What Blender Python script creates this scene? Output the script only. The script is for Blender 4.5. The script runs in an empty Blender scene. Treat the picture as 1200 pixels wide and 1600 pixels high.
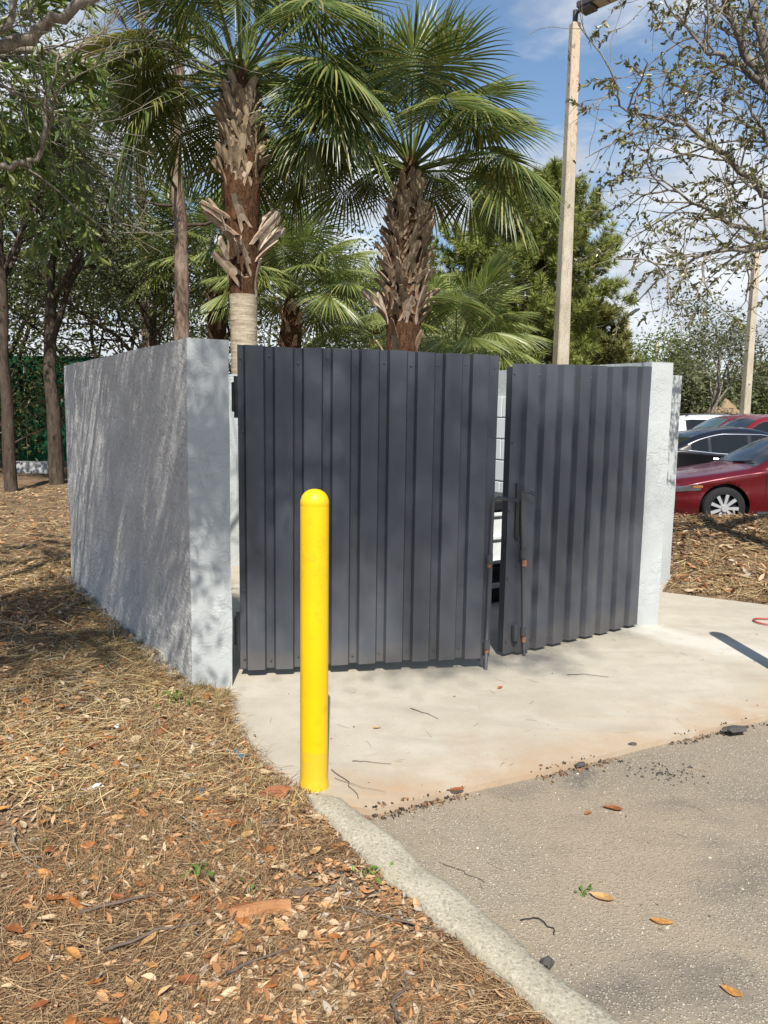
import bpy, bmesh, math, random
import numpy as np
from mathutils import Vector, Matrix

S = bpy.context.scene
COL = S.collection
R = np.random.default_rng(11)
rad = math.radians

# ------------------------------------------------------------------ camera
cam_d = bpy.data.cameras.new('camera')
cam = bpy.data.objects.new('camera', cam_d)
COL.objects.link(cam)
cam_d.sensor_fit = 'VERTICAL'
cam_d.sensor_height = 36.0
cam_d.lens = 27.0
cam_d.clip_start = 0.05
cam_d.clip_end = 3000
PITCH, ROLL = rad(7.35), rad(0.8)
fw = Vector((0, math.cos(PITCH), -math.sin(PITCH)))
U0 = Vector((0, math.sin(PITCH), math.cos(PITCH)))
X0 = Vector((1, 0, 0))
rt = math.cos(ROLL) * X0 + math.sin(ROLL) * U0
up = -math.sin(ROLL) * X0 + math.cos(ROLL) * U0
cam.matrix_world = Matrix(((rt.x, up.x, -fw.x, 0), (rt.y, up.y, -fw.y, 0), (rt.z, up.z, -fw.z, 1.6), (0, 0, 0, 1)))
S.camera = cam

# ------------------------------------------------------------------ light
SUN_EL, SUN_AZ = rad(50), rad(3.5)       # the sun stands behind the camera, a little to its right
sun_dir = Vector((math.sin(SUN_AZ) * math.cos(SUN_EL), -math.cos(SUN_AZ) * math.cos(SUN_EL), math.sin(SUN_EL)))
sl = bpy.data.lights.new('sun', 'SUN')
sl.energy = 5.0
sl.angle = rad(0.53)
sl.color = (1.0, 0.945, 0.86)
so = bpy.data.objects.new('sun', sl)
COL.objects.link(so)
so.rotation_euler = sun_dir.to_track_quat('Z', 'Y').to_euler()

W = bpy.data.worlds.new('World')
S.world = W
W.use_nodes = True
wt = W.node_tree
for n in list(wt.nodes):
    wt.nodes.remove(n)


def wn(t, **k):
    n = wt.nodes.new(t)
    for a, v in k.items():
        setattr(n, a, v)
    return n


def wmath(op, a, b=None, c=None):
    n = wn('ShaderNodeMath', operation=op)
    for i, v in enumerate((a, b, c)):
        if v is None:
            continue
        if isinstance(v, (int, float)):
            n.inputs[i].default_value = v
        else:
            wt.links.new(v, n.inputs[i])
    return n.outputs[0]


sky = wn('ShaderNodeTexSky', sky_type='NISHITA', sun_disc=False, sun_elevation=SUN_EL, sun_rotation=math.pi - SUN_AZ)
sky.air_density = 1.15
sky.dust_density = 0.45
sky.ozone_density = 2.2
tc = wn('ShaderNodeTexCoord')
sep = wn('ShaderNodeSeparateXYZ')
wt.links.new(tc.outputs['Generated'], sep.inputs[0])
zc = wmath('MAXIMUM', sep.outputs['Z'], 0.0)
den = wmath('ADD', zc, 0.16)
cx = wmath('DIVIDE', sep.outputs['X'], den)
cy = wmath('DIVIDE', sep.outputs['Y'], den)
comb = wn('ShaderNodeCombineXYZ')
wt.links.new(cx, comb.inputs[0])
wt.links.new(cy, comb.inputs[1])
CLOUD_OFF = (2.3, 5.1, 0.0)
vadd = wn('ShaderNodeVectorMath', operation='ADD')
wt.links.new(comb.outputs[0], vadd.inputs[0])
vadd.inputs[1].default_value = CLOUD_OFF
nz = wn('ShaderNodeTexNoise')
nz.inputs['Scale'].default_value = 1.25
nz.inputs['Detail'].default_value = 9
nz.inputs['Roughness'].default_value = 0.56
nz.inputs['Distortion'].default_value = 0.25
wt.links.new(vadd.outputs[0], nz.inputs['Vector'])
low = wmath('MULTIPLY', wmath('SUBTRACT', 0.37, zc), 0.62)          # more cloud low down
cov = wmath('ADD', nz.outputs['Fac'], low)
mr = wn('ShaderNodeMapRange')
mr.interpolation_type = 'SMOOTHSTEP'
mr.inputs['From Min'].default_value = 0.47
mr.inputs['From Max'].default_value = 0.60
wt.links.new(cov, mr.inputs['Value'])
nz2 = wn('ShaderNodeTexNoise')                                       # light tops, grey bases
nz2.inputs['Scale'].default_value = 2.6
nz2.inputs['Detail'].default_value = 6
wt.links.new(vadd.outputs[0], nz2.inputs['Vector'])
cr = wn('ShaderNodeValToRGB')
cr.color_ramp.elements[0].position = 0.36
cr.color_ramp.elements[0].color = (5.6, 6.0, 6.7, 1)
cr.color_ramp.elements[1].position = 0.62
cr.color_ramp.elements[1].color = (9.0, 9.2, 9.5, 1)
wt.links.new(nz2.outputs['Fac'], cr.inputs[0])
tint = wn('ShaderNodeMix', data_type='RGBA', blend_type='MULTIPLY')
tint.inputs[0].default_value = 1.0
tint.inputs[7].default_value = (1.22, 1.30, 1.34, 1)
wt.links.new(sky.outputs[0], tint.inputs[6])
mixc = wn('ShaderNodeMix', data_type='RGBA')
wt.links.new(wmath('MULTIPLY', mr.outputs[0], 0.9), mixc.inputs[0])
wt.links.new(tint.outputs[2], mixc.inputs[6])
wt.links.new(cr.outputs[0], mixc.inputs[7])
bg = wn('ShaderNodeBackground')
bg.inputs['Strength'].default_value = 0.078
wt.links.new(mixc.outputs[2], bg.inputs['Color'])
wo = wn('ShaderNodeOutputWorld')
wt.links.new(bg.outputs[0], wo.inputs['Surface'])

S.view_settings.view_transform = 'Standard'
S.view_settings.look = 'None'
S.view_settings.exposure = 0.5
S.view_settings.gamma = 1.0
S.view_settings.use_curve_mapping = False
S.cycles.max_bounces = 8
S.cycles.transparent_max_bounces = 8
S.cycles.caustics_reflective = False
S.cycles.caustics_refractive = False


# ------------------------------------------------------------------ helpers: materials
class NT:
    def __init__(self, name, coords='Object'):
        self.m = bpy.data.materials.new(name)
        self.m.use_nodes = True
        self.t = self.m.node_tree
        self.b = self.t.nodes['Principled BSDF']
        self.out = self.t.nodes['Material Output']
        self.co = self.n('ShaderNodeTexCoord').outputs[coords]

    def n(self, t, **k):
        n = self.t.nodes.new(t)
        for a, v in k.items():
            setattr(n, a, v)
        return n

    def l(self, a, b):
        self.t.links.new(a, b)

    def put(self, sock, v):
        if isinstance(v, (int, float)):
            sock.default_value = v
        elif isinstance(v, (tuple, list)):
            sock.default_value = tuple(v) if len(v) == len(sock.default_value) else tuple(v) + (1,)
        else:
            self.l(v, sock)

    def mapping(self, scale=(1, 1, 1), rot=(0, 0, 0), src=None):
        n = self.n('ShaderNodeMapping')
        self.l(src or self.co, n.inputs[0])
        n.inputs['Scale'].default_value = scale
        n.inputs['Rotation'].default_value = rot
        return n.outputs[0]

    def noise(self, scale, detail=5, rough=0.55, dist=0.0, vec=None):
        n = self.n('ShaderNodeTexNoise')
        self.l(vec or self.co, n.inputs['Vector'])
        n.inputs['Scale'].default_value = scale
        n.inputs['Detail'].default_value = detail
        n.inputs['Roughness'].default_value = rough
        n.inputs['Distortion'].default_value = dist
        return n.outputs['Fac']

    def voro(self, scale, feature='F1', vec=None, out='Distance', rnd=1.0):
        n = self.n('ShaderNodeTexVoronoi', feature=feature)
        self.l(vec or self.co, n.inputs['Vector'])
        n.inputs['Scale'].default_value = scale
        n.inputs['Randomness'].default_value = rnd
        return n.outputs[out]

    def ramp(self, fac, *stops):
        n = self.n('ShaderNodeValToRGB')
        el = n.color_ramp.elements
        while len(el) < len(stops):
            el.new(0.5)
        for e, (p, c) in zip(el, stops):
            e.position = p
            e.color = (c, c, c, 1) if isinstance(c, (int, float)) else tuple(c) + (1,)
        self.l(fac, n.inputs[0])
        return n.outputs[0]

    def mix(self, fac, a, b, blend='MIX'):
        n = self.n('ShaderNodeMix', data_type='RGBA', blend_type=blend)
        self.put(n.inputs[0], fac)
        self.put(n.inputs[6], a)
        self.put(n.inputs[7], b)
        return n.outputs[2]

    def math(self, op, a, b=0.0):
        n = self.n('ShaderNodeMath', operation=op)
        self.put(n.inputs[0], a)
        self.put(n.inputs[1], b)
        return n.outputs[0]

    def xyz(self):
        n = self.n('ShaderNodeSeparateXYZ')
        self.l(self.co, n.inputs[0])
        return n.outputs

    def bump(self, h, strength=0.5, dist=0.01, prev=None):
        n = self.n('ShaderNodeBump')
        n.inputs['Strength'].default_value = strength
        n.inputs['Distance'].default_value = dist
        self.l(h, n.inputs['Height'])
        if prev is not None:
            self.l(prev, n.inputs['Normal'])
        self.l(n.outputs[0], self.b.inputs['Normal'])
        return n.outputs[0]

    def set(self, color=None, rough=None, spec=None, metal=None):
        if color is not None:
            self.put(self.b.inputs['Base Color'], color)
        if rough is not None:
            self.put(self.b.inputs['Roughness'], rough)
        if spec is not None:
            self.b.inputs['Specular IOR Level'].default_value = spec
        if metal is not None:
            self.b.inputs['Metallic'].default_value = metal
        return self

    def translucent(self, color, amt):
        tr = self.n('ShaderNodeBsdfTranslucent')
        self.put(tr.inputs[0], color)
        mx = self.n('ShaderNodeMixShader')
        mx.inputs[0].default_value = amt
        self.l(self.b.outputs[0], mx.inputs[1])
        self.l(tr.outputs[0], mx.inputs[2])
        self.l(mx.outputs[0], self.out.inputs[0])

    def island(self):
        return self.n('ShaderNodeNewGeometry').outputs['Random Per Island']

    def objrand(self):
        return self.n('ShaderNodeObjectInfo').outputs['Random']


def plain(name, color, rough=0.6, spec=0.4, metal=0.0, var=0.12, scale=8.0):
    m = NT(name)
    f = m.noise(scale)
    lo = tuple(c * (1 - var) for c in color)
    hi = tuple(min(1, c * (1 + var)) for c in color)
    m.set(m.mix(f, lo, hi), rough, spec, metal)
    return m.m


# ------------------------------------------------------------------ helpers: meshes
def mesh_from(name, verts, faces, mat=None, smooth=False):
    """faces: a list of index lists, or a list of equal-width integer arrays"""
    me = bpy.data.meshes.new(name)
    verts = np.asarray(verts, dtype=np.float32).reshape(-1, 3)
    if isinstance(faces, np.ndarray):
        faces = [faces]
    if len(faces) and isinstance(faces[0], np.ndarray):
        lt = np.concatenate([np.full(len(f), f.shape[1], dtype=np.int32) for f in faces])
        li = np.concatenate([f.ravel() for f in faces]).astype(np.int32)
    else:
        lt = np.array([len(f) for f in faces], dtype=np.int32)
        li = np.array([i for f in faces for i in f], dtype=np.int32)
    me.vertices.add(len(verts))
    me.vertices.foreach_set('co', verts.ravel())
    me.loops.add(len(li))
    me.loops.foreach_set('vertex_index', li)
    me.polygons.add(len(lt))
    ls = np.zeros(len(lt), dtype=np.int32)
    ls[1:] = np.cumsum(lt)[:-1]
    me.polygons.foreach_set('loop_start', ls)
    me.polygons.foreach_set('use_smooth', np.full(len(lt), smooth, dtype=bool))
    me.update(calc_edges=True)
    me.validate()
    if mat is not None:
        me.materials.append(mat)
    return me


class MB:
    """collects shapes for one mesh object"""
    def __init__(self):
        self.v, self.f, self.k = [], [], 0

    def add(self, v, f):
        v = np.asarray(v, dtype=float).reshape(-1, 3)
        self.v.append(v)
        for q in f:
            self.f.append([int(i) + self.k for i in q])
        self.k += len(v)
        return self

    def box(self, c, s, rz=0.0, bev=0.0, M=None):
        hx, hy, hz = (x / 2 for x in s)
        b = min(bev, hx * .45, hy * .45, hz * .45)
        if b <= 0:
            v = [(x, y, z) for z in (-hz, hz) for y in (-hy, hy) for x in (-hx, hx)]
            f = [(0, 2, 3, 1), (4, 5, 7, 6), (0, 1, 5, 4), (2, 6, 7, 3), (0, 4, 6, 2), (1, 3, 7, 5)]
        else:
            bm = bmesh.new()
            bmesh.ops.create_cube(bm, size=1.0)
            for w in bm.verts:
                w.co = Vector((w.co.x * s[0], w.co.y * s[1], w.co.z * s[2]))
            bmesh.ops.bevel(bm, geom=list(bm.edges), offset=b, segments=2, affect='EDGES', profile=0.6)
            bm.verts.ensure_lookup_table()
            v = [tuple(w.co) for w in bm.verts]
            f = [[w.index for w in p.verts] for p in bm.faces]
            bm.free()
        v = np.array(v)
        if M is not None:
            v = v @ np.array(M).T
        if rz:
            ca, sa = math.cos(rz), math.sin(rz)
            v = np.stack([v[:, 0] * ca - v[:, 1] * sa, v[:, 0] * sa + v[:, 1] * ca, v[:, 2]], 1)
        return self.add(v + np.array(c), f)

    def tube(self, pts, r, n=8, cap=True):
        v, f = tube_arrays([(np.asarray(pts, float), np.broadcast_to(np.asarray(r, float), (len(pts),)))], n)
        f = [list(q) for q in f]
        if cap:
            k = len(pts)
            f.append(list(range(n))[::-1])
            f.append(list(range((k - 1) * n, k * n)))
        return self.add(v, f)

    def lathe(self, prof, c=(0, 0, 0), n=24, axis='Z', cap=True):
        v, f = [], []
        for (r, z) in prof:
            for i in range(n):
                a = 2 * math.pi * i / n
                v.append((r * math.cos(a), r * math.sin(a), z))
        for j in range(len(prof) - 1):
            for i in range(n):
                i2 = (i + 1) % n
                f.append((j * n + i, j * n + i2, (j + 1) * n + i2, (j + 1) * n + i))
        if cap:
            f.append(list(range(n))[::-1])
            f.append(list(range((len(prof) - 1) * n, len(prof) * n)))
        v = np.array(v)
        if axis == 'Y':
            v = v[:, [0, 2, 1]] * np.array([1, -1, 1])
        if axis == 'X':
            v = v[:, [2, 1, 0]] * np.array([1, 1, -1])
        return self.add(v + np.array(c), f)

    def prism(self, poly, z0, z1):
        n = len(poly)
        v = [(x, y, z0) for x, y in poly] + [(x, y, z1) for x, y in poly]
        f = [list(range(n))[::-1], list(range(n, 2 * n))] + [(i, (i + 1) % n, n + (i + 1) % n, n + i) for i in range(n)]
        return self.add(v, f)

    def mesh(self, name, mat=None, smooth=False):
        return mesh_from(name, np.concatenate(self.v), self.f, mat, smooth)


def tube_arrays(polys, n=6):
    V, F, k = [], [], 0
    ang = np.arange(n) * 2 * np.pi / n
    ca, sa = np.cos(ang), np.sin(ang)
    for pts, rr in polys:
        m = len(pts)
        d = np.gradient(pts, axis=0)
        d /= np.linalg.norm(d, axis=1, keepdims=True) + 1e-9
        ref = np.array([0.0, 0, 1]) if abs(d[0][2]) < 0.9 else np.array([1.0, 0, 0])
        a = np.cross(d, ref)
        a /= np.linalg.norm(a, axis=1, keepdims=True) + 1e-9
        b = np.cross(d, a)
        ring = pts[:, None, :] + rr[:, None, None] * (a[:, None, :] * ca[None, :, None] + b[:, None, :] * sa[None, :, None])
        V.append(ring.reshape(-1, 3))
        i = np.arange(n)
        i2 = (i + 1) % n
        for j in range(m - 1):
            F.append(np.stack([k + j * n + i, k + (j + 1) * n + i, k + (j + 1) * n + i2, k + j * n + i2], 1))
        k += m * n
    return np.concatenate(V), np.concatenate(F)


def put(name, me, parent=None, loc=(0, 0, 0), rz=0.0, **props):
    o = bpy.data.objects.new(name, me)
    COL.objects.link(o)
    if parent is not None:
        o.parent = parent
    o.location = loc
    o.rotation_euler = (0, 0, rz)
    for k, v in props.items():
        o[k] = v
    return o


def thing(name, label, cat, loc=(0, 0, 0), rz=0.0, group=None, me=None):
    o = put(name, me, None, loc, rz, label=label, category=cat)
    if group:
        o['group'] = group
    return o


def copy_tree(o, parent=None):
    c = o.copy()
    COL.objects.link(c)
    if parent is not None:
        c.parent = parent
    for ch in list(o.children):
        copy_tree(ch, c)
    return c


def scatter(tv, tf, pos, basis, scale):
    """many copies of a template as arrays; basis (N,3,3) columns are the local axes"""
    tv = np.asarray(tv, float)
    n, k = len(pos), len(tv)
    sc = np.asarray(scale, float)
    if sc.ndim == 1:
        sc = np.repeat(sc[:, None], 3, 1)
    v = np.einsum('nij,nkj->nki', basis, tv[None] * sc[:, None, :]) + pos[:, None, :]
    off = (np.arange(n) * k)[:, None, None]
    groups = {}
    for q in tf:
        groups.setdefault(len(q), []).append(q)
    F = [(np.array(g)[None] + off).reshape(-1, w) for w, g in groups.items()]
    return v.reshape(-1, 3), F


def basis_from(d, roll):
    d = d / (np.linalg.norm(d, axis=1, keepdims=True) + 1e-9)
    ref = np.tile(np.array([0, 0, 1.0]), (len(d), 1))
    ref[np.abs(d[:, 2]) > 0.95] = (1, 0, 0)
    y = np.cross(ref, d)
    y /= np.linalg.norm(y, axis=1, keepdims=True) + 1e-9
    z = np.cross(d, y)
    c, s = np.cos(roll)[:, None], np.sin(roll)[:, None]
    return np.stack([d, c * y + s * z, -s * y + c * z], 2)


def rand_dirs(n, rng, flat=1.0):
    d = rng.normal(size=(n, 3))
    d[:, 2] *= flat
    return d / np.linalg.norm(d, axis=1, keepdims=True)


def inside(poly, x, y):
    r = np.zeros(np.shape(x), bool)
    n = len(poly)
    for i in range(n):
        x1, y1 = poly[i]
        x2, y2 = poly[(i + 1) % n]
        c = ((y1 > y) != (y2 > y)) & (x < (x2 - x1) * (y - y1) / (y2 - y1 + 1e-12) + x1)
        r ^= c
    return r


def sstep(a, b, x):
    t = np.clip((x - a) / (b - a), 0, 1)
    return t * t * (3 - 2 * t)


# value noise for terrain and scatter masks
_tab = np.random.default_rng(5).random((256, 256))


def vnoise(x, y, s):
    x, y = np.asarray(x, float) * s + 100.3, np.asarray(y, float) * s + 57.7
    xi, yi = np.floor(x).astype(int), np.floor(y).astype(int)
    fx, fy = x - xi, y - yi
    fx, fy = fx * fx * (3 - 2 * fx), fy * fy * (3 - 2 * fy)
    g = lambda a, b: _tab[a % 256, b % 256]
    return (g(xi, yi) * (1 - fx) + g(xi + 1, yi) * fx) * (1 - fy) + (g(xi, yi + 1) * (1 - fx) + g(xi + 1, yi + 1) * fx) * fy

# ------------------------------------------------------------------ materials of the setting
m = NT('mulch_soil')
n1, n2, n3 = m.noise(1.3, 5), m.noise(14, 6, .65), m.noise(70, 4, .7)
base = m.mix(m.ramp(n1, (.38, 0), (.62, 1)), (.13, .085, .05), (.24, .17, .105))
base = m.mix(m.ramp(n2, (.35, 0), (.7, 1)), base, (.31, .22, .13))
base = m.mix(m.ramp(n3, (.42, 1), (.58, 0)), base, (.055, .036, .024))
vc = m.voro(46, vec=m.mapping((1, 2.2, 1), (0, 0, .5)), out='Color')
base = m.mix(m.ramp(m.noise(3.1, 3), (.42, 0), (.6, .55)), base, m.mix(vc, (.24, .13, .06), (.36, .27, .17)))
px_ = m.xyz()
for cx_, cy_, sx_, sy_ in ((-.05, 2.48, .30, .15), (.16, 2.24, .18, .10), (-1.75, 4.75, .35, .35)):
    e_ = m.math('ADD', m.math('POWER', m.math('DIVIDE', m.math('SUBTRACT', px_[0], cx_), sx_), 2.0), m.math('POWER', m.math('DIVIDE', m.math('SUBTRACT', px_[1], cy_), sy_), 2.0))
    base = m.mix(m.ramp(m.math('ADD', e_, m.math('MULTIPLY', m.math('SUBTRACT', n2, .5), 1.6)), (.25, .8), (1.0, 0)), base, m.mix(n3, (.20, .165, .125), (.36, .31, .245)))
m.set(base, .95, .15)
hb = m.math('ADD', m.math('MULTIPLY', n3, .5), n2)
m.bump(hb, .9, .03)
MULCH = m.m

m = NT('concrete_slab')
p = m.xyz()
n1, n2, n3, n4 = m.noise(.9, 5, .6), m.noise(5, 6, .6), m.noise(60, 5, .7), m.noise(1.7, 4, .5, .6, m.mapping((1, 1, 1), (0, 0, .7)))
base = m.mix(m.ramp(n1, (.35, 0), (.65, 1)), (.38, .34, .268), (.475, .436, .358))
base = m.mix(m.ramp(n2, (.40, 0), (.72, .6)), base, (.35, .305, .235))
bl = m.noise(3.3, 6, .7, 1.2)
base = m.mix(m.ramp(bl, (.52, 0), (.72, .3)), base, (.51, .475, .40))
# tan and rusty silt washed against the front lip
d = m.math('SUBTRACT', p[1], m.math('MULTIPLY', p[0], .5))          # distance from the front edge, roughly
front = m.ramp(m.math('ADD', m.math('MULTIPLY', m.math('SUBTRACT', d, 2.95), .9), m.math('MULTIPLY', m.math('SUBTRACT', n4, .5), .9)), (.02, .85), (.42, 0))
base = m.mix(m.math('MULTIPLY', front, m.ramp(n2, (.3, .35), (.6, 1))), base, (.40, .275, .17))
rust = m.math('MULTIPLY', m.ramp(n4, (.58, 0), (.72, .5)), m.ramp(m.math('MULTIPLY', d, .25), (.7, 1), (.95, 0)))
base = m.mix(rust, base, (.46, .29, .14))
fine = m.ramp(n3, (.3, 0), (.45, 1))
base = m.mix(m.math('MULTIPLY', m.math('SUBTRACT', 1.0, fine), .35), base, (.25, .22, .17))
spk = m.ramp(m.voro(38), (.06, 1), (.10, 0))
base = m.mix(m.math('MULTIPLY', spk, m.ramp(m.noise(4), (.5, 0), (.62, .7))), base, (.2, .16, .11))
# a paler fresh pour runs out from the right pillar, and broom lines cross the rest
u = m.math('ADD', m.math('MULTIPLY', m.math('SUBTRACT', p[0], 2.05), .72), m.math('MULTIPLY', m.math('SUBTRACT', p[1], 5.6), .70))
fresh = m.math('MULTIPLY', m.ramp(m.math('ADD', m.math('ABSOLUTE', u), m.math('MULTIPLY', m.math('SUBTRACT', n2, .5), .25)), (.10, .75), (.24, 0)), m.ramp(p[0], (.52, 0), (.62, 1)))
base = m.mix(fresh, base, (.53, .51, .45))
sm = m.noise(2.2, 5, .65, .8, m.mapping((.6, 2.6, 1), (0, 0, -.42)))
base = m.mix(m.ramp(sm, (.52, 0), (.72, .5)), base, (.31, .285, .235))
m.set(base, .85, .25)
m.bump(m.math('ADD', n3, m.math('MULTIPLY', n2, 1.5)), .28, .006)
SLAB = m.m

m = NT('fresh_cement')
n1, n3 = m.noise(6, 5), m.noise(70, 4)
m.set(m.mix(n1, (.60, .585, .53), (.70, .69, .64)), .9, .2)
m.bump(n3, .25, .005)
CEMENT = m.m

m = NT('old_asphalt')
n1, n2, n4 = m.noise(.55, 4), m.noise(2.4, 5, .6), m.noise(120, 3, .7)
base = m.mix(m.ramp(n1, (.35, 0), (.68, 1)), (.215, .18, .132), (.30, .25, .182))
dark = m.ramp(m.noise(1.1, 5, .62, .5, m.mapping((1, 1.8, 1), (0, 0, .4))), (.52, 0), (.68, .9))
base = m.mix(dark, base, (.11, .098, .088))
sand = m.ramp(m.noise(.8, 4, .55, .2, m.mapping((1, 1.3, 1), (0, 0, 1.2))), (.50, 0), (.62, .88))
wv = m.n('ShaderNodeVectorMath', operation='ADD')
m.l(m.co, wv.inputs[0])
nzc = m.n('ShaderNodeTexNoise')
nzc.inputs['Scale'].default_value = 60
m.l(m.co, nzc.inputs['Vector'])
sc_ = m.n('ShaderNodeVectorMath', operation='SCALE')
m.l(nzc.outputs['Color'], sc_.inputs[0])
sc_.inputs['Scale'].default_value = .012
m.l(sc_.outputs[0], wv.inputs[1])
vcol = m.voro(115, out='Color', vec=wv.outputs[0])
vd = m.voro(115, vec=wv.outputs[0])
sp = m.n('ShaderNodeSeparateColor')
m.l(vcol, sp.inputs[0])
stone = m.math('MULTIPLY', m.ramp(sp.outputs[0], (.34, 0), (.6, 1)), m.ramp(vd, (.32, 1), (.55, 0)))
pit = m.math('MULTIPLY', m.ramp(sp.outputs[1], (.78, 0), (.86, 1)), m.ramp(vd, (.2, 1), (.4, 0)))
withst = m.mix(m.math('MULTIPLY', stone, .85), base, m.mix(sp.outputs[2], (.30, .26, .20), (.62, .56, .45)))
withst = m.mix(m.math('MULTIPLY', pit, .5), withst, (.09, .08, .07))
base = m.mix(m.math('MULTIPLY', dark, .45), withst, (.12, .105, .092))
withst = base
base = m.mix(m.math('MULTIPLY', sand, .8), withst, (.34, .275, .195))
base = m.mix(m.ramp(n4, (.35, .35), (.55, 0)), base, (.1, .09, .075))
m.set(base, .9, .2)
m.bump(m.math('ADD', m.math('MULTIPLY', stone, .9), m.math('ADD', m.math('MULTIPLY', n4, .6), m.math('MULTIPLY', pit, -.9))), .7, .005)
ASPHALT = m.m

m = NT('curb_concrete')
n1, n2, n3 = m.noise(3.5, 5, .6), m.noise(18, 6, .7), m.noise(110, 4, .7)
base = m.mix(m.ramp(n1, (.35, 0), (.7, 1)), (.33, .295, .22), (.46, .42, .325))
base = m.mix(m.ramp(n2, (.52, 0), (.74, .45)), base, (.28, .24, .175))
cv_ = m.n('ShaderNodeSeparateColor')
m.l(m.voro(130, out='Color'), cv_.inputs[0])
base = m.mix(m.ramp(cv_.outputs[0], (.74, 0), (.84, .45)), base, (.54, .50, .40))
base = m.mix(m.ramp(cv_.outputs[1], (.84, 0), (.9, .45)), base, (.16, .14, .11))
base = m.mix(m.ramp(n3, (.35, .5), (.5, 0)), base, (.17, .155, .12))
m.set(base, .92, .2)
m.bump(m.math('ADD', n3, m.math('MULTIPLY', n2, .5)), .5, .008)
CURB = m.m


def stucco(name, col, grit, trowel, strength=.5, dist=.008, fine=95):
    m = NT(name)
    n1, nf = m.noise(2.2, 5), m.noise(fine, 4, .7)
    tr = m.noise(9, 4, .5, 1.6, m.mapping((1, 1, 1.5), (.3, .5, .2)))
    edge = m.ramp(tr, (.44, 0), (.5, 1), (.505, .25), (.62, .45))
    edge2 = m.ramp(m.noise(5.5, 3, .5, 2.2, m.mapping((1.3, 1.3, 1), (.9, .2, .6))), (.45, 0), (.505, 1), (.51, .2))
    c = m.mix(m.ramp(n1, (.35, 0), (.65, 1)), tuple(x * .9 for x in col), tuple(min(1, x * 1.05) for x in col))
    c = m.mix(m.ramp(m.noise(7, 5, .65), (.62, 0), (.75, .35)), c, tuple(x * .62 for x in col))
    m.set(c, .55, .35)
    keep = m.ramp(m.noise(2.6, 3, .5), (.42, .15), (.62, 1))
    h = m.math('ADD', m.math('MULTIPLY', m.math('MULTIPLY', m.math('ADD', edge, edge2), keep), trowel), m.math('ADD', m.math('MULTIPLY', nf, grit), m.math('MULTIPLY', m.noise(24, 4, .6), grit)))
    m.bump(h, strength, dist)
    return m.m


STUCCO_FACE = stucco('painted_stucco', (.435, .46, .458), .25, .75)
STUCCO_ROUGH = stucco('rough_painted_stucco', (.53, .53, .515), 1.1, .25, .85, .024, 30)
BLOCK = plain('white_painted_block', (.60, .63, .63), .6, .3, 0, .06, 5)
MORTAR = plain('painted_mortar_joint', (.5, .53, .53), .8, .2)

m = NT('charcoal_painted_steel')
n1, n2 = m.noise(2.5, 5, .6), m.noise(30, 5, .65)
base = m.mix(m.ramp(n1, (.35, 0), (.65, 1)), (.060, .067, .082), (.078, .086, .102))
base = m.mix(m.ramp(n2, (.62, 0), (.78, .3)), base, (.10, .10, .105))
run = m.noise(9, 4, .6, 0, m.mapping((3, 3, .12)))
base = m.mix(m.ramp(run, (.52, 0), (.75, .45)), base, (.10, .097, .095))
scr = m.noise(14, 3, .5, 3.5, m.mapping((1, 1, .8)))
base = m.mix(m.ramp(scr, (.496, 0), (.5, .5), (.504, 0)), base, (.14, .14, .15))
zz = m.math('ADD', m.xyz()[2], m.math('MULTIPLY', m.noise(7, 5), -.25))
base = m.mix(m.ramp(zz, (-.04, .4), (.08, 0)), base, (.13, .115, .10))
m.set(base, m.ramp(n1, (.3, .36), (.7, .5)), .45)
m.bump(m.math('ADD', m.noise(1.6, 2), m.math('MULTIPLY', m.noise(7, 3), .25)), .22, .02)
GATE = m.m
GATE_DK = plain('dark_steel_tube', (.05, .053, .06), .5, .4)
ROD = plain('grey_painted_rod', (.068, .069, .075), .5, .4, 0, .2, 14)
RUST = plain('rusty_orange_steel', (.33, .16, .085), .8, .2, 0, .4, 40)
SCREW = plain('zinc_screw', (.13, .135, .15), .4, .5, .6, .2)
HINGE = plain('black_hinge_steel', (.03, .033, .038), .5, .4)

m = NT('yellow_safety_paint')
n1, n2 = m.noise(3, 5), m.noise(16, 5, .6)
base = m.mix(m.ramp(n1, (.35, 0), (.65, 1)), (.72, .455, .002), (.78, .51, .004))
base = m.mix(m.ramp(n2, (.55, 0), (.78, .6)), base, (.56, .34, .008))
base = m.mix(m.ramp(m.voro(9), (.015, .7), (.03, 0)), base, (.3, .2, .03))
scf = m.noise(20, 4, .6, 2.5, m.mapping((1, 1, .5)))
base = m.mix(m.math('MULTIPLY', m.ramp(scf, (.48, 0), (.5, .8), (.52, 0)), m.ramp(m.noise(2.3, 3), (.5, 0), (.62, 1))), base, (.40, .27, .03))
dz = m.math('ADD', m.xyz()[2], m.math('MULTIPLY', m.noise(22, 5, .65), -.32))
base = m.mix(m.ramp(dz, (-.2, .3), (-.02, 0)), base, (.45, .32, .07))
m.set(base, .42, .45)
m.bump(m.math('ADD', m.noise(5, 3), m.math('MULTIPLY', n2, .3)), .18, .012)
YELLOW = m.m

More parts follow.
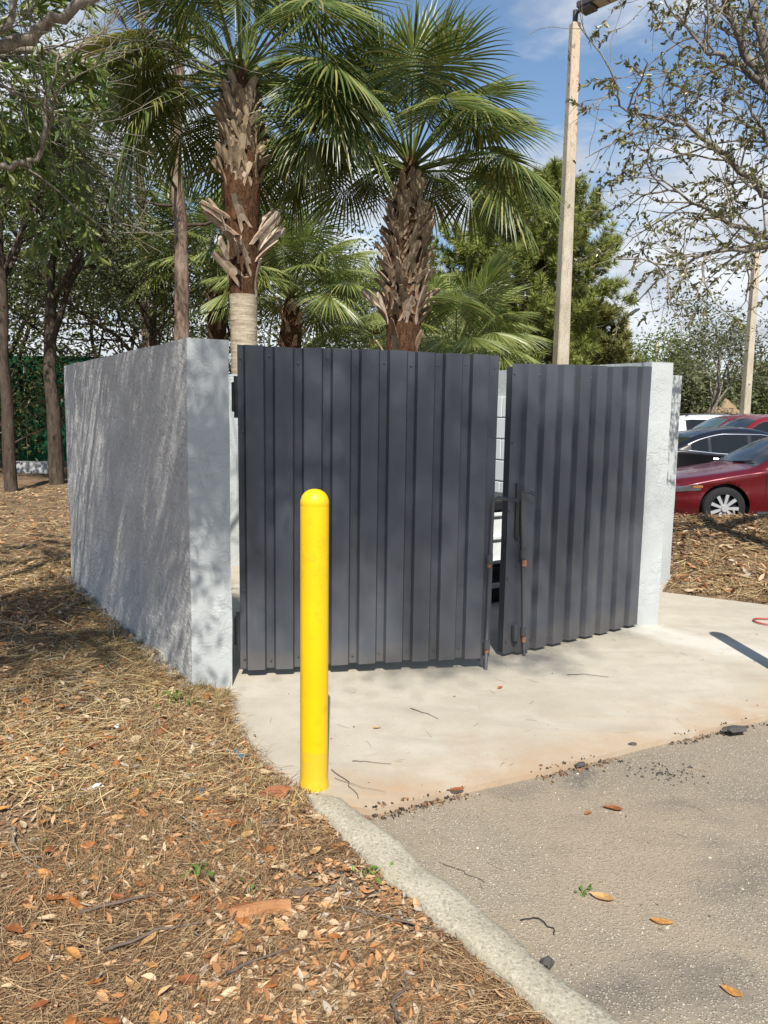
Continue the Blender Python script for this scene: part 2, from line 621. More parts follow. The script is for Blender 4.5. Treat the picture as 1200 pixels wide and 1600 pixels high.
# ------------------------------------------------------------------ ground
SLAB_POLY = [(-.88, 4.26), (-.845, 4.06), (-.77, 3.82), (-.70, 3.64), (-.60, 3.42), (-.47, 3.21), (-.33, 3.06), (-.20, 2.99), (-.03, 2.945), (.13, 3.02), (.29, 3.105), (.52, 3.21),
             (.744, 3.315), (1.0, 3.45), (1.276, 3.6), (1.68, 3.8), (2.1, 4.0), (3.3, 4.55), (5.6, 5.55), (5.0, 5.72), (4.1, 6.08), (3.33, 6.49),
             (2.57, 6.93), (2.75, 7.3), (2.95, 7.7), (2.6, 8.4), (.3, 9.3), (-.3, 9.25), (-2.7, 7.55), (-2.75, 7.0), (-1.0, 4.32)]
CURB_R = [(-.165, 3.03), (.05, 2.72), (.30, 2.37), (.651, 1.83), (1.0, 1.30), (1.7, .2), (3.5, -2.6)]   # its road side
CURB_L = [(-.325, 3.05), (-.09, 2.64), (.16, 2.28), (.475, 1.83), (.84, 1.23), (1.55, .1), (3.36, -2.7)]
ROAD_POLY = list(CURB_R[::-1]) + [(-.165, 3.03), (-.03, 2.97), (.29, 3.13), (.744, 3.34), (1.276, 3.63), (2.1, 4.03), (3.3, 4.58), (5.6, 5.58), (14, 9.0), (60, 9.0), (60, -30), (3.5, -30)]
PAVED_IN = [(-.75, 4.2), (-.6, 3.6), (-.40, 3.2), (-.22, 3.04), (-.05, 2.75), (.19, 2.36), (.55, 1.85), (.9, 1.3), (3.45, -2.6), (4, -29), (59, -29), (59, 8.8), (14, 8.8),
            (5.5, 5.45), (3.3, 6.3), (2.4, 6.9), (2.7, 7.6), (.3, 8.9), (-2.5, 7.3)]
WALL_A, WALL_B = (-1.093, 4.27), (-2.962, 7.16)
LOT_POLY = [(2.6, 11.0), (60, 11.0), (60, 44), (1.0, 44)]


_EDGE = np.array([(3.36, -2.7), (1.55, .1), (.84, 1.23), (.475, 1.83), (.16, 2.28), (-.09, 2.64), (-.325, 3.05), (-.47, 3.21), (-.60, 3.42), (-.70, 3.64), (-.77, 3.82), (-.845, 4.06), (-.88, 4.26)])


def edge_dist(x, y):
    p = np.stack([np.asarray(x, float), np.asarray(y, float)], -1)
    best = np.full(p.shape[:-1], 9.0)
    for a, b in zip(_EDGE[:-1], _EDGE[1:]):
        ab = b - a
        t = np.clip(((p - a) @ ab) / (ab @ ab), 0, 1)
        best = np.minimum(best, np.linalg.norm(p - a - t[..., None] * ab, axis=-1))
    return best


def ground_h(x, y):
    x, y = np.asarray(x, float), np.asarray(y, float)
    h = (vnoise(x, y, .55) - .5) * .05 + (vnoise(x, y, 2.3) - .5) * .03 + (vnoise(x, y, 7.) - .5) * .014
    h = h * (1 + .5 * sstep(3, 12, np.hypot(x, y))) + .01
    # the bed sinks a little against the kerb and rises against the left wall
    d = np.abs((x - .475) * .83 + (y - 1.83) * .555)
    h = h - .035 * (1 - sstep(0, .45, d)) * (y < 3.3)
    # raised mulch bed in front of the parked cars
    h = h + .33 * np.exp(-((y - 9.6) / 1.25) ** 2) * sstep(2.2, 3.6, x) * (1 + .12 * (vnoise(x, y, 1.1) - .5))
    # parking lot a little lower
    h = np.where((y > 11.0) & (x > 2.6), -.16, h)
    ins = inside(PAVED_IN, x, y)
    e = sstep(0, .16, edge_dist(x, y))
    ins = ins | inside(SLAB_POLY, x, y)
    h = np.where(ins, -.13 * e - .014 * (1 - e), h * e - .012 * (1 - e))
    return h


def axis(stops):
    out = []
    for a, b, st in stops:
        out += list(np.arange(a, b, st))
    return np.array(out + [stops[-1][1]])


gx = axis([(-260, -30, 23), (-30, -10, 1.2), (-10, -4, .3), (-4, 1.2, .035), (1.2, 6, .12), (6, 16, .4), (16, 60, 2.5), (60, 260, 25)])
gy_ = axis([(-40, -4, 3), (-4, 1.4, .25), (1.4, 5.2, .035), (5.2, 11, .1), (11, 18, .3), (18, 60, 2.0), (60, 420, 30)])
GX, GY = np.meshgrid(gx, gy_)
GZ = ground_h(GX, GY)
nx, ny = len(gx), len(gy_)
ii = np.arange(ny - 1)[:, None] * nx + np.arange(nx - 1)[None, :]
quads = np.stack([ii, ii + 1, ii + nx + 1, ii + nx], -1).reshape(-1, 4)
put('ground', mesh_from('ground', np.stack([GX, GY, GZ], -1).reshape(-1, 3), quads, MULCH, True), kind='structure')

put('pavement', MB().prism(SLAB_POLY, -.16, 0.0).mesh('pavement', SLAB), kind='structure')
put('road', MB().prism(ROAD_POLY, -.2, -.028).mesh('road', ASPHALT), kind='structure')
put('parking_lot', MB().prism(LOT_POLY, -.3, -.05).mesh('parking_lot', ASPHALT), kind='structure')

# kerb: a worn, round shouldered strip
prof_n = 9
cl, crr = np.array(CURB_L), np.array(CURB_R)


def resample(p, n):
    d = np.r_[0, np.cumsum(np.linalg.norm(np.diff(p, axis=0), axis=1))]
    t = np.linspace(0, 1, n) ** 1.5 * d[-1]
    return np.stack([np.interp(t, d, p[:, i]) for i in range(p.shape[1])], 1)


L_, R_ = resample(cl, 150), resample(crr, 150)
v = []
for i in range(150):
    for j, (u, z) in enumerate([(-.02, -.16), (-.03, -.02), (.03, .018), (.12, .027), (.4, .029), (.74, .025), (.9, .016), (1.0, -.012), (1.06, -.12)]):
        w = L_[i] * (1 - u) + R_[i] * u
        e = (vnoise(w[0], w[1], 9) - .5) * .018 + (vnoise(w[0] + 7, w[1], 25) - .5) * .008
        fade = 1.0 - .9 * math.exp(-i / 6) * (z > -.04)
        v.append((w[0] + e, w[1] + e * .6, (z if z < -.04 else (z + .005) * fade - .004) + e * .35))
f = [(i * prof_n + j, i * prof_n + j + 1, (i + 1) * prof_n + j + 1, (i + 1) * prof_n + j) for i in range(149) for j in range(prof_n - 1)]
f.append(tuple(range(prof_n)))
put('kerb', MB().add(v, f).mesh('kerb', CURB, True), kind='structure')

# ------------------------------------------------------------------ enclosure walls
WH = 1.99


def unit(a, b):
    d = np.array(b, float) - np.array(a, float)
    return d / np.linalg.norm(d)


def wall_mesh(base, poly, z0, z1, mats, pick, nz=14, wob=.006, step=.12):
    """a rendered masonry wall: its plan outline cut into short lengths so the faces are not dead flat"""
    pts = []
    n = len(poly)
    for i in range(n):
        a, b = np.array(poly[i], float), np.array(poly[(i + 1) % n], float)
        k = max(1, int(np.linalg.norm(b - a) / step))
        pts += [(a + (b - a) * t / k, i) for t in range(k)]
    V, F, MI = [], [], []
    zs = np.linspace(z0, z1, nz)
    m_ = len(pts)
    for j, z in enumerate(zs):
        for q, side in pts:
            w = wob * (vnoise(q[0] * 3 + q[1] * 2, z * 3, 1.0) - .5) * 2
            top = (vnoise(q[0] * 2 + q[1] * 3, 3., 2.) - .5) * .012 if j == nz - 1 else 0
            V.append((q[0] - base[0] + w, q[1] - base[1] + w, z + top))
    for j in range(nz - 1):
        for i in range(m_):
            i2 = (i + 1) % m_
            F.append((j * m_ + i, j * m_ + i2, (j + 1) * m_ + i2, (j + 1) * m_ + i))
            MI.append(pick(pts[i][1]))
    F.append(list(range((nz - 1) * m_, nz * m_)))
    MI.append(0)
    me = mesh_from('masonry', V, F, None, False)
    for mt in mats:
        me.materials.append(mt)
    me.polygons.foreach_set('material_index', np.array(MI, dtype=np.int32)[:len(me.polygons)])
    return me


dl = unit(WALL_A, WALL_B)
in_l = np.array((dl[1], -dl[0]))                        # towards the inside
A, B = np.array(WALL_A), np.array(WALL_B)
Cpt = np.array((-.872, 4.325))
wl = thing('masonry_wall', 'pale grey stuccoed wall streaked by branch shade, ending in a square pillar beside the gate', 'wall', (A[0], A[1], 0), me=None)
poly = [tuple(A), tuple(Cpt), tuple(B + in_l * .2 + dl * .0), tuple(B)]
put('stucco', wall_mesh(A, poly, -.12, WH, [STUCCO_FACE, STUCCO_ROUGH], lambda s: 1 if s == 3 else 0), wl)

Rl, Rr = np.array((1.962, 5.765)), np.array((2.14, 5.815))
dr = np.array((-.544, .839))
Re = Rl + dr * 3.3
rp = [tuple(Rl), tuple(Rr), tuple(Rr + dr * 3.25 + np.array((.02, .02))), tuple(Re)]
wr = thing('masonry_wall', 'pale grey stuccoed wall and pillar the right gate leaf is hung on', 'wall', (Rl[0], Rl[1], 0))
put('stucco', wall_mesh(Rl, rp, -.1, WH + .01, [STUCCO_FACE], lambda s: 0), wr)
# inner face of that wall: white painted blocks
nb = np.array((-.839, -.544))
ang = math.atan2(dr[1], dr[0])
bme = MB().box((0, 0, 0), (.385, .03, .185), 0, .006).mesh('block', BLOCK)
k = 0
for row in range(9):
    for c in range(7):
        t = .62 + c * .395 + (.2 if row % 2 else 0)
        q = dr * t + nb * .008
        put('block', bme, wr, (q[0], q[1], .11 + row * .195 + random.uniform(-.002, .002)), ang)
Bk0, Bk1 = B + in_l * .205, Re + np.array((-.005, .0))
bkn = unit(Bk0, Bk1)
bkp = np.array((-bkn[1], bkn[0]))
wb = thing('masonry_wall', 'white painted rear wall of the bin enclosure, mostly hidden behind the closed gates', 'wall', (Bk0[0], Bk0[1], 0))
put('stucco', wall_mesh(Bk0, [tuple(Bk0), tuple(Bk1), tuple(Bk1 + bkp * .2), tuple(Bk0 + bkp * .2)], -.1, WH - .03, [STUCCO_FACE], lambda s: 0, 6), wb)

# a slightly lower wall behind the right pillar
S0, S1 = np.array((2.44, 7.12)), np.array((2.775, 7.3))
ws = thing('masonry_wall', 'narrow edge of a lower grey wall just behind the right pillar', 'wall', (S0[0], S0[1], 0))
put('stucco', wall_mesh(S0, [tuple(S0), tuple(S1), tuple(S1 + dr * 1.3), tuple(S0 + dr * 1.3)], -.1, 1.985, [STUCCO_FACE], lambda s: 0, 10), ws)

for w_ in (wl, wr, wb, ws):
    w_['kind'] = 'thing'

# ------------------------------------------------------------------ gates


def gate(label, P0, P1, zb, zt, start, mirror_rod):
    P0, P1 = np.array(P0), np.array(P1)
    L = float(np.linalg.norm(P1 - P0))
    u = (P1 - P0) / L
    ang = math.atan2(u[1], u[0])          # local x runs along the leaf, local -y faces the camera
    g = thing('metal_gate', label, 'gate', (P0[0], P0[1], 0), ang, 'gate leaves of the bin enclosure')
    bot = lambda s: zb[0] + (zb[1] - zb[0]) * s / L
    top = lambda s: zt[0] + (zt[1] - zt[0]) * s / L
    # corrugated sheet outline: broad ribs stand proud of narrow pans
    prof = [(0.0, 0.0)]
    s = start
    ribs = []
    while s + .13 < L - .01:
        prof += [(s, 0.0), (s + .012, .034), (s + .112, .034), (s + .124, 0.0)]
        ribs.append(s)
        s += .168
    prof.append((L, 0.0))
    cut = start + .168 * (len(ribs) // 2) + .02
    for part in (0, 1):
        pr = [q for q in prof if (q[0] < cut + .12 if part == 0 else q[0] > cut - .03)]
        if part == 1:
            pr = [(a, b + .0035) for a, b in pr]
        v, f = [], []
        nzs = 7
        for j in range(nzs):
            for (a, b) in pr:
                t = j / (nzs - 1)
                z = bot(a) * (1 - t) + top(a) * t
                dent = (vnoise(a * 1.3 + part * 9, z, 2.2) - .5) * .005
                ragged = (vnoise(a + L * 5, 1., 6.) - .5) * .010 if j in (0, nzs - 1) else 0
                v.append((a, -b - dent, z + ragged))
        n = len(pr)
        f = [(j * n + i, j * n + i + 1, (j + 1) * n + i + 1, (j + 1) * n + i) for j in range(nzs - 1) for i in range(n - 1)]
        o = put('corrugated_panel', MB().add(v, f).mesh('corrugated_panel', GATE), g)
        md = o.modifiers.new('thickness', 'SOLIDIFY')
        md.thickness = .0016
        md.offset = 0
    # square tube frame behind the sheet
    for x in (.03, L - .03):
        put('frame_post', MB().box((x, .032, (bot(x) + top(x)) / 2 - .005), (.05, .05, top(x) - bot(x) - .03), 0, .004).mesh('frame_post', GATE_DK), g)
    for t in (.04, .5, .95):
        z = (bot(L / 2) * (1 - t) + top(L / 2) * t)
        put('frame_rail', MB().box((L / 2, .032, z), (L - .112, .046, .05), 0, .004).mesh('frame_rail', GATE_DK), g)
    # screws
    pans = [0.02] + [r - .022 for r in ribs[1:]] + [L - .022]
    rnd = random.Random(int(L * 1000))
    for i, x in enumerate(pans):
        for t in ((.035, .26, .5, .74, .965) if i in (0, len(pans) - 1) else ((.03, .51, .965) if i % 2 else (.03, .96))):
            x_ = x + rnd.uniform(-.006, .006)
            z = bot(x) * (1 - t) + top(x) * t + rnd.uniform(-.015, .015)
            put('screw', SCREW_ME, g, (x_, -.005, z))
    return g, L, bot, top


SCREW_ME = MB().lathe([(.0072, 0), (.0072, .002), (.0046, .0022), (.0046, .006), (.003, .0075)], (0, 0, 0), 8, 'Y').mesh('screw', SCREW)
g1, L1, bot1, top1 = gate('left charcoal corrugated gate leaf standing ajar behind the yellow bollard', (-.858, 4.5), (.684, 4.74), (.045, .075), (1.975, 1.955), .035, False)
g2, L2, bot2, top2 = gate('right charcoal corrugated gate leaf next to the right pillar', (.80, 4.935), (1.955, 5.772), (.022, .022), (1.922, 1.962), .10, True)

# drop rods with bent handles
d = put('drop_rod', MB().tube([(L1 - .035, -.045, -.0), (L1 - .03, -.045, .55), (L1 - .022, -.045, 1.06), (L1 - .012, -.047, 1.085), (L1 + .01, -.05, 1.092), (L1 + .13, -.075, 1.078)], .0115, 10).mesh('drop_rod', ROD, True), g1)
for z, c in ((.71, RUST), (.165, RUST)):
    put('rod_guide', MB().lathe([(.021, -.03), (.021, .03)], (L1 - .032, -.045, z), 12).mesh('rod_guide', ROD), d)
    put('worn_ring', MB().lathe([(.0135, -.022), (.0135, .0)], (L1 - .032, -.045, z - .03), 12).mesh('worn_ring', c), d)
put('foot_gusset', MB().add([(L1 - .11, -.012, .085), (L1 - .04, -.012, .085), (L1 - .04, -.012, -.0), (L1 - .11, -.004, .085), (L1 - .04, -.004, .085), (L1 - .04, -.004, -.0)],
                            [(0, 1, 2), (5, 4, 3), (0, 3, 4, 1), (1, 4, 5, 2), (2, 5, 3, 0)]).mesh('foot_gusset', ROD), g1)
d = put('drop_rod', MB().tube([(.15, -.052, 0.0), (.12, -.05, .45), (.085, -.05, .95), (.078, -.05, 1.07), (.08, -.055, 1.10), (.10, -.068, 1.112), (.16, -.085, 1.09)], .011, 10).mesh('drop_rod', ROD, True), g2)
for x, z in ((.105, .70), (.137, .17)):
    put('rod_guide', MB().lathe([(.02, -.028), (.02, .028)], (x, -.05, z), 12).mesh('rod_guide', ROD), d)
put('worn_ring', MB().lathe([(.017, -.028), (.017, .01)], (.112, -.057, .645), 12).mesh('worn_ring', RUST), d)
put('worn_ring', MB().lathe([(.0135, -.03), (.0135, .012)], (.14, -.052, .125), 12).mesh('worn_ring', RUST), d)
put('latch_plate', MB().box((.075, -.014, .98), (.03, .012, .36), 0, .003).mesh('latch_plate', HINGE), g2)
put('rod_sleeve', MB().box((.085, -.022, .16), (.035, .03, .11), 0, .004).mesh('rod_sleeve', ROD), g2)
for z in (1.68, .28):
    h = put('hinge', MB().box((-.02, .03, z), (.03, .05, .17), 0, .004).mesh('hinge', HINGE), g1)
    put('hinge_pin', MB().lathe([(.014, -.12), (.014, .12)], (-.008, .01, z), 10).mesh('hinge_pin', HINGE), h)
    h = put('hinge', MB().box((L2 - .006, .03, z), (.02, .05, .2), 0, .004).mesh('hinge', HINGE), g2)

# ------------------------------------------------------------------ grease bin behind the gap
gb = thing('waste_bin', 'white ribbed bin on a black base seen through the gap between the gates', 'bin', (.80, 6.86, 0), math.atan2(dr[1], dr[0]) - math.pi / 2)
BINW = plain('white_bin_plastic', (.66, .69, .69), .45, .4)
BINK = plain('black_bin_plastic', (.018, .018, .02), .5, .4)
put('base', MB().box((0, 0, .17), (.92, .92, .30), 0, .02).mesh('base', BINK), gb)
put('base_band', MB().box((0, 0, .155), (.95, .95, .045), 0, .01).mesh('base_band', BINW), gb)
put('foot', MB().box((0, 0, .012), (.8, .8, .024), 0, .004).mesh('foot', BINK), gb)
bd = put('body', MB().box((0, 0, .56), (.86, .86, .46), 0, .05).mesh('body', BINW), gb)
for z in (.355, .565, .765):
    put('body_rib', MB().box((0, 0, z), (.91, .91, .035), 0, .012).mesh('body_rib', BINW), bd)
for i in range(5):
    x = -.34 + i * .17
    put('body_rib', MB().box((x, -.44, .56), (.05, .03, .4), 0, .012).mesh('body_rib', BINW), bd)
    put('body_rib', MB().box((.44, x, .56), (.03, .05, .4), 0, .012).mesh('body_rib', BINW), bd)
put('lid', MB().box((0, 0, .84), (.94, .94, .09), 0, .03).mesh('lid', BINK), gb)

# ------------------------------------------------------------------ bollards
bol = thing('bollard', 'round topped yellow bollard standing on the kerb end in front of the left gate', 'bollard', (-.286, 3.14, 0), 0)
prof = [(.061, -.03), (.061, .004), (.0605, .02), (.0600, .05)] + [(.0595, .1 + i * .111) for i in range(11)] + [(.0593, 1.213), (.0586, 1.217), (.0598, 1.222), (.0592, 1.238), (.053, 1.257), (.042, 1.272), (.026, 1.282), (.010, 1.286)]
bp = MB().lathe(prof, (0, 0, 0), 40).mesh('post', YELLOW, True)
put('post', bp, bol)
v = []
rg = random.Random(4)
mb = MB()
n = 40
for j, (r0, z) in enumerate([(.0602, .06), (.0609, .04), (.0618, .015), (.064, -.012)]):
    for i in range(n):
        a = 2 * math.pi * i / n
        rr = r0 + (rg.uniform(0, .003) if j > 1 else 0)
        v.append((rr * math.cos(a), rr * math.sin(a), z + (rg.uniform(-.02, .012) if j == 0 else 0)))
mb.add(v, [(j * n + i, (j + 1) * n + i, (j + 1) * n + (i + 1) % n, j * n + (i + 1) % n) for j in range(3) for i in range(n)])
put('paint_collar', mb.mesh('paint_collar', YELLOW), bol)
b2 = copy_tree(bol)
b2.location = (2.56, 4.52, 0)
b2['label'] = 'yellow bollard out at the right edge, its straight shadow lying on the concrete'
bol['group'] = b2['group'] = 'yellow bollards guarding the gates'

# ------------------------------------------------------------------ vegetation


def leaf_mat(name, stops, tr=(.2, .3, .05), amt=.22, rough=.45, spec=.4, by='island'):
    m = NT(name)
    r = m.island() if by == 'island' else m.objrand()
    c = m.ramp(r, *stops)
    m.set(c, rough, spec)
    m.translucent(m.mix(.5, c, tr), amt)
    return m.m


PALM_GREEN = leaf_mat('palm_frond_green', [(0, (.055, .09, .024)), (.35, (.105, .15, .036)), (.7, (.18, .215, .055)), (.92, (.26, .265, .08)), (1, (.36, .31, .12))], (.2, .27, .04), .3, .38, .5)
PALM_OLD = leaf_mat('palm_frond_yellowing', [(0, (.12, .13, .03)), (.5, (.22, .2, .05)), (1, (.32, .25, .09))], (.3, .28, .06), .3)
OAK_LEAF = leaf_mat('oak_leaf_green', [(0, (.07, .078, .034)), (.5, (.16, .165, .075)), (.85, (.26, .245, .11)), (1, (.33, .27, .13))], (.2, .22, .05), .2, .35, .55)
OAK_FAR = leaf_mat('oak_leaf_dull', [(0, (.05, .06, .028)), (.6, (.105, .115, .052)), (1, (.17, .165, .075))], (.16, .18, .05), .2)
LANCE_LEAF = leaf_mat('willow_like_leaf', [(0, (.06, .10, .024)), (.6, (.13, .18, .04)), (1, (.22, .25, .06))], (.24, .33, .06), .3, .4, .5)
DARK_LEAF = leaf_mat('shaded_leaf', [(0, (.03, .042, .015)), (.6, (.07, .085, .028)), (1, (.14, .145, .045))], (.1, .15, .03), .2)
SCRUB_LEAF = leaf_mat('scrub_leaf', [(0, (.05, .07, .02)), (.5, (.09, .115, .032)), (1, (.15, .16, .05))], (.2, .25, .05), .25)
LIME_LEAF = leaf_mat('bright_leaf', [(0, (.07, .10, .022)), (.6, (.13, .17, .036)), (1, (.2, .22, .05))], (.25, .3, .05), .3)
NEEDLE = leaf_mat('pine_needles', [(0, (.115, .15, .032)), (.5, (.215, .25, .055)), (1, (.33, .34, .085))], (.15, .22, .04), .18, .5, .35)
NEEDLE_OLD = leaf_mat('pine_needles_olive', [(0, (.08, .095, .025)), (.5, (.155, .165, .042)), (1, (.24, .22, .07))], (.2, .2, .05), .18, .5, .35)


def bark(name, a, b, c, scale=14, vert=.25, bump=.8):
    m = NT(name)
    vec = m.mapping((1, 1, vert))
    n1, n2 = m.noise(scale, 6, .65, .4, vec), m.noise(3, 4)
    base = m.mix(m.ramp(n1, (.38, 0), (.62, 1)), a, b)
    base = m.mix(m.ramp(n2, (.5, 0), (.7, .7)), base, c)
    m.set(base, .92, .15)
    m.bump(n1, bump, .03)
    return m.m


PINE_BARK = bark('pine_bark', (.09, .062, .047), (.26, .185, .14), (.32, .26, .21), 16, .3)
OAK_BARK = bark('oak_bark', (.10, .085, .07), (.24, .215, .185), (.30, .28, .25), 22, .5)
PALE_BARK = bark('pale_twig_bark', (.14, .115, .085), (.32, .28, .22), (.22, .185, .14), 25, .5, .4)
DARK_BARK = bark('dark_bark', (.045, .034, .026), (.10, .076, .058), (.08, .06, .045), 14, .3)
m = NT('palm_trunk_grey')
w = m.math('ADD', m.math('MULTIPLY', m.noise(7, 5, .6, .3, m.mapping((.5, .5, 3.2))), 1.0), m.math('MULTIPLY', m.noise(30, 4), .35))
m.set(m.mix(m.ramp(w, (.5, 0), (.85, 1)), (.25, .20, .14), (.46, .39, .29)), .9, .15)
m.bump(w, .7, .02)
PALM_TRUNK = m.m
m = NT('palm_fibre')
w = m.noise(26, 6, .7, 1.0, m.mapping((1, 1, .4)))
m.set(m.mix(m.ramp(w, (.35, 0), (.68, 1)), (.035, .017, .010), (.17, .088, .046)), .95, .1)
m.bump(w, 1.0, .04)
PALM_FIBRE = m.m


def boot_mat(name, a, b, c):
    m = NT(name)
    n1 = m.noise(9, 5, .65, .2, m.mapping((2.5, 2.5, .5)))
    col = m.mix(m.objrand(), a, b)
    col = m.mix(m.ramp(n1, (.45, 0), (.66, .85)), col, c)
    m.set(col, .85, .2)
    m.bump(n1, .5, .01)
    return m.m


BOOT_TAN = boot_mat('leaf_base_tan', (.22, .16, .10), (.46, .36, .25), (.14, .088, .055))
BOOT_GREY = boot_mat('leaf_base_grey', (.33, .265, .195), (.50, .43, .34), (.24, .13, .07))
PETIOLE = plain('palm_petiole', (.10, .135, .045), .45, .4, 0, .25)

DOWN = np.array([0, 0, -1.0])


def frond_mesh(name, elev, seed, pet=1.0, L=.92, nseg=54, droop=1.0, mat=None):
    """one costapalmate fan leaf: its stalk leaves the origin towards +x at the given elevation"""
    rng = np.random.default_rng(seed)
    V, F, k = [], [], 0
    d = np.array([math.cos(elev), 0, math.sin(elev)])
    # stalk, arching
    p = np.zeros(3)
    P = [p.copy()]
    for i in range(7):
        d = d + DOWN * .03 * droop * math.cos(elev)
        d /= np.linalg.norm(d)
        p = p + d * pet / 7
        P.append(p.copy())
    tv, tf = tube_arrays([(np.array(P), np.linspace(.021, .010, len(P)))], 5)
    V.append(tv)
    F.append(tf)
    k += len(tv)
    side = np.array([0, 1.0, 0])
    # the rib runs on into the blade and bends down
    cost, cd = [p.copy()], [d.copy()]
    dd = d.copy()
    for i in range(8):
        dd = dd + DOWN * .085 * droop
        dd /= np.linalg.norm(dd)
        cost.append(cost[-1] + dd * L * .42 / 8)
        cd.append(dd.copy())
    twist = rng.uniform(-.25, .25)
    nr = 7
    rr = np.array([.05, .22, .40, .56, .72, .87, 1.0])
    ths = np.linspace(-1, 1, nseg)
    for a in ths:
        ang = a * 2.35
        t = (1 - abs(a)) ** .8 * 8
        i = int(min(7, t))
        fr = t - i
        o = cost[i] * (1 - fr) + cost[i + 1] * fr
        cdir = cd[i] * (1 - fr) + cd[i + 1] * fr
        cdir /= np.linalg.norm(cdir)
        nrm = np.cross(cdir, side)
        sd = side * math.cos(twist) + nrm * math.sin(twist)
        nrm = np.cross(cdir, sd)
        # halves of the fan fold upward a little
        fold = -nrm * .33 * abs(math.sin(ang)) ** 1.2
        dirv = cdir * math.cos(ang) + sd * math.sin(ang) - fold * -1 * (-1)
        dirv = cdir * math.cos(ang) + sd * math.sin(ang) - nrm * .30 * min(1, abs(math.sin(ang)) * 1.2)
        dirv /= np.linalg.norm(dirv)
        ln = L * (.74 + .26 * math.cos(ang * .55)) * rng.uniform(.9, 1.06)
        tang = -cdir * math.sin(ang) + sd * math.cos(ang)
        tang /= np.linalg.norm(tang)
        pn = np.cross(dirv, tang)
        q = o.copy()
        dv = dirv.copy() + tang * rng.normal(0, .02)
        rows = []
        prev = 0
        lim = rng.uniform(.5, 1.4)
        for j in range(nr):
            q = q + dv * (rr[j] - prev) * ln
            prev = rr[j]
            if j > 1:
                dv = dv + DOWN * (.03 + .060 * (j - 1) * lim * .5) * droop * (.5 + .5 * min(1, abs(dv[0]) + abs(dv[1])))
                dv = dv + rng.normal(0, .018, 3)
                dv /= np.linalg.norm(dv)
            full = rr[j] * ln * 2.35 / (nseg - 1) * 1.04
            w = full if rr[j] < .44 else full * (.44 / rr[j]) * max(0.03, (1 - (rr[j] - .44) / .56) ** .75)
            w = min(w, .0245 * L)
            rows.append((q - tang * w - pn * w * .1, q + pn * w * .75, q + tang * w - pn * w * .1))
        vv = np.array(rows).reshape(-1, 3)
        ff = []
        for j in range(nr - 1):
            for c in range(2):
                ff.append((j * 3 + c, j * 3 + c + 1, (j + 1) * 3 + c + 1, (j + 1) * 3 + c))
        V.append(vv)
        F.append(np.array(ff) + k)
        k += len(vv)
    return mesh_from(name, np.concatenate(V), [np.concatenate(F)], mat or PALM_GREEN)


ELEVS = [1.42, 1.2, 1.0, .8, .6, .42, .24, .08, -.06]
PALM_LIGHT = leaf_mat('brightened_palm_frond_green', [(0, (.09, .13, .035)), (.35, (.16, .21, .055)), (.7, (.25, .28, .08)), (1, (.34, .34, .12))], (.22, .3, .05), .35, .38, .5)  # frond green brightened so the low palms look sunlit
FRONDS = [[frond_mesh('frond', e, 31 * i + j, droop=(.6 + .07 * i + (.7 if i == 8 else 0)) * (1 + .35 * j)) for j in range(2)] for i, e in enumerate(ELEVS)]
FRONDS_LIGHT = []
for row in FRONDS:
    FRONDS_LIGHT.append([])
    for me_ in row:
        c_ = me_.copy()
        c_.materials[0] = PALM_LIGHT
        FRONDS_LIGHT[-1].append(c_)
FROND_OLD = [frond_mesh('frond', .35, 901 + j, droop=1.0, mat=PALM_OLD) for j in range(2)]


def boot_mesh(name, mat, L, flare, w0, w1, thick, seed):
    """split leaf base: two legs join into one blunt stalk that leans out from the trunk"""
    rng = np.random.default_rng(seed)
    ts = [0, .22, .42, .7, 1.0]
    V, F = [], []
    cut = rng.uniform(-.04, .04)

    def out(t):
        return .012 + flare * L * t ** 1.5
    rows = []
    for t in ts:
        legs = .55 * max(0, 1 - t / .42)
        half = w0 * (1 - t) + w1 * t
        c = half + legs * w0 * .6
        inner = legs * w0 * 1.15
        curl = .25 * half
        z = t * L
        rows.append([(out(t) - curl, -c, z - abs(c) * .4 + cut * t), (out(t), -inner if inner > 0 else -half * .3, z), (out(t), inner if inner > 0 else half * .3, z), (out(t) - curl, c, z - abs(c) * .4 - cut * t)])
    n = len(ts)
    for lay in (0, 1):
        for r in rows:
            for (x, y, z) in r:
                V.append((x - lay * thick, y, z))
    q = lambda lay, j, i: lay * n * 4 + j * 4 + i
    for j in range(n - 1):
        for i in range(3):
            if i == 1 and j < 1:
                continue
            F.append((q(0, j, i), q(0, j, i + 1), q(0, j + 1, i + 1), q(0, j + 1, i)))
            F.append((q(1, j, i), q(1, j + 1, i), q(1, j + 1, i + 1), q(1, j, i + 1)))
        F.append((q(0, j, 0), q(0, j + 1, 0), q(1, j + 1, 0), q(1, j, 0)))
        F.append((q(0, j, 3), q(1, j, 3), q(1, j + 1, 3), q(0, j + 1, 3)))
    for i in range(3):
        F.append((q(0, n - 1, i), q(0, n - 1, i + 1), q(1, n - 1, i + 1), q(1, n - 1, i)))
    return mesh_from(name, V, F, mat)


BT = [boot_mesh('leaf_base', BOOT_TAN, .25, .24, .062, .032, .016, i) for i in range(3)]
BTF = [boot_mesh('leaf_base', BOOT_TAN, .27, .46, .06, .028, .018, i + 5) for i in range(3)]
BG = [boot_mesh('leaf_base', BOOT_GREY, .37, .5, .06, .04, .02, i + 9) for i in range(3)]
BG2 = [boot_mesh('leaf_base', BOOT_GREY, .38, .85, .055, .038, .02, i + 14) for i in range(2)]


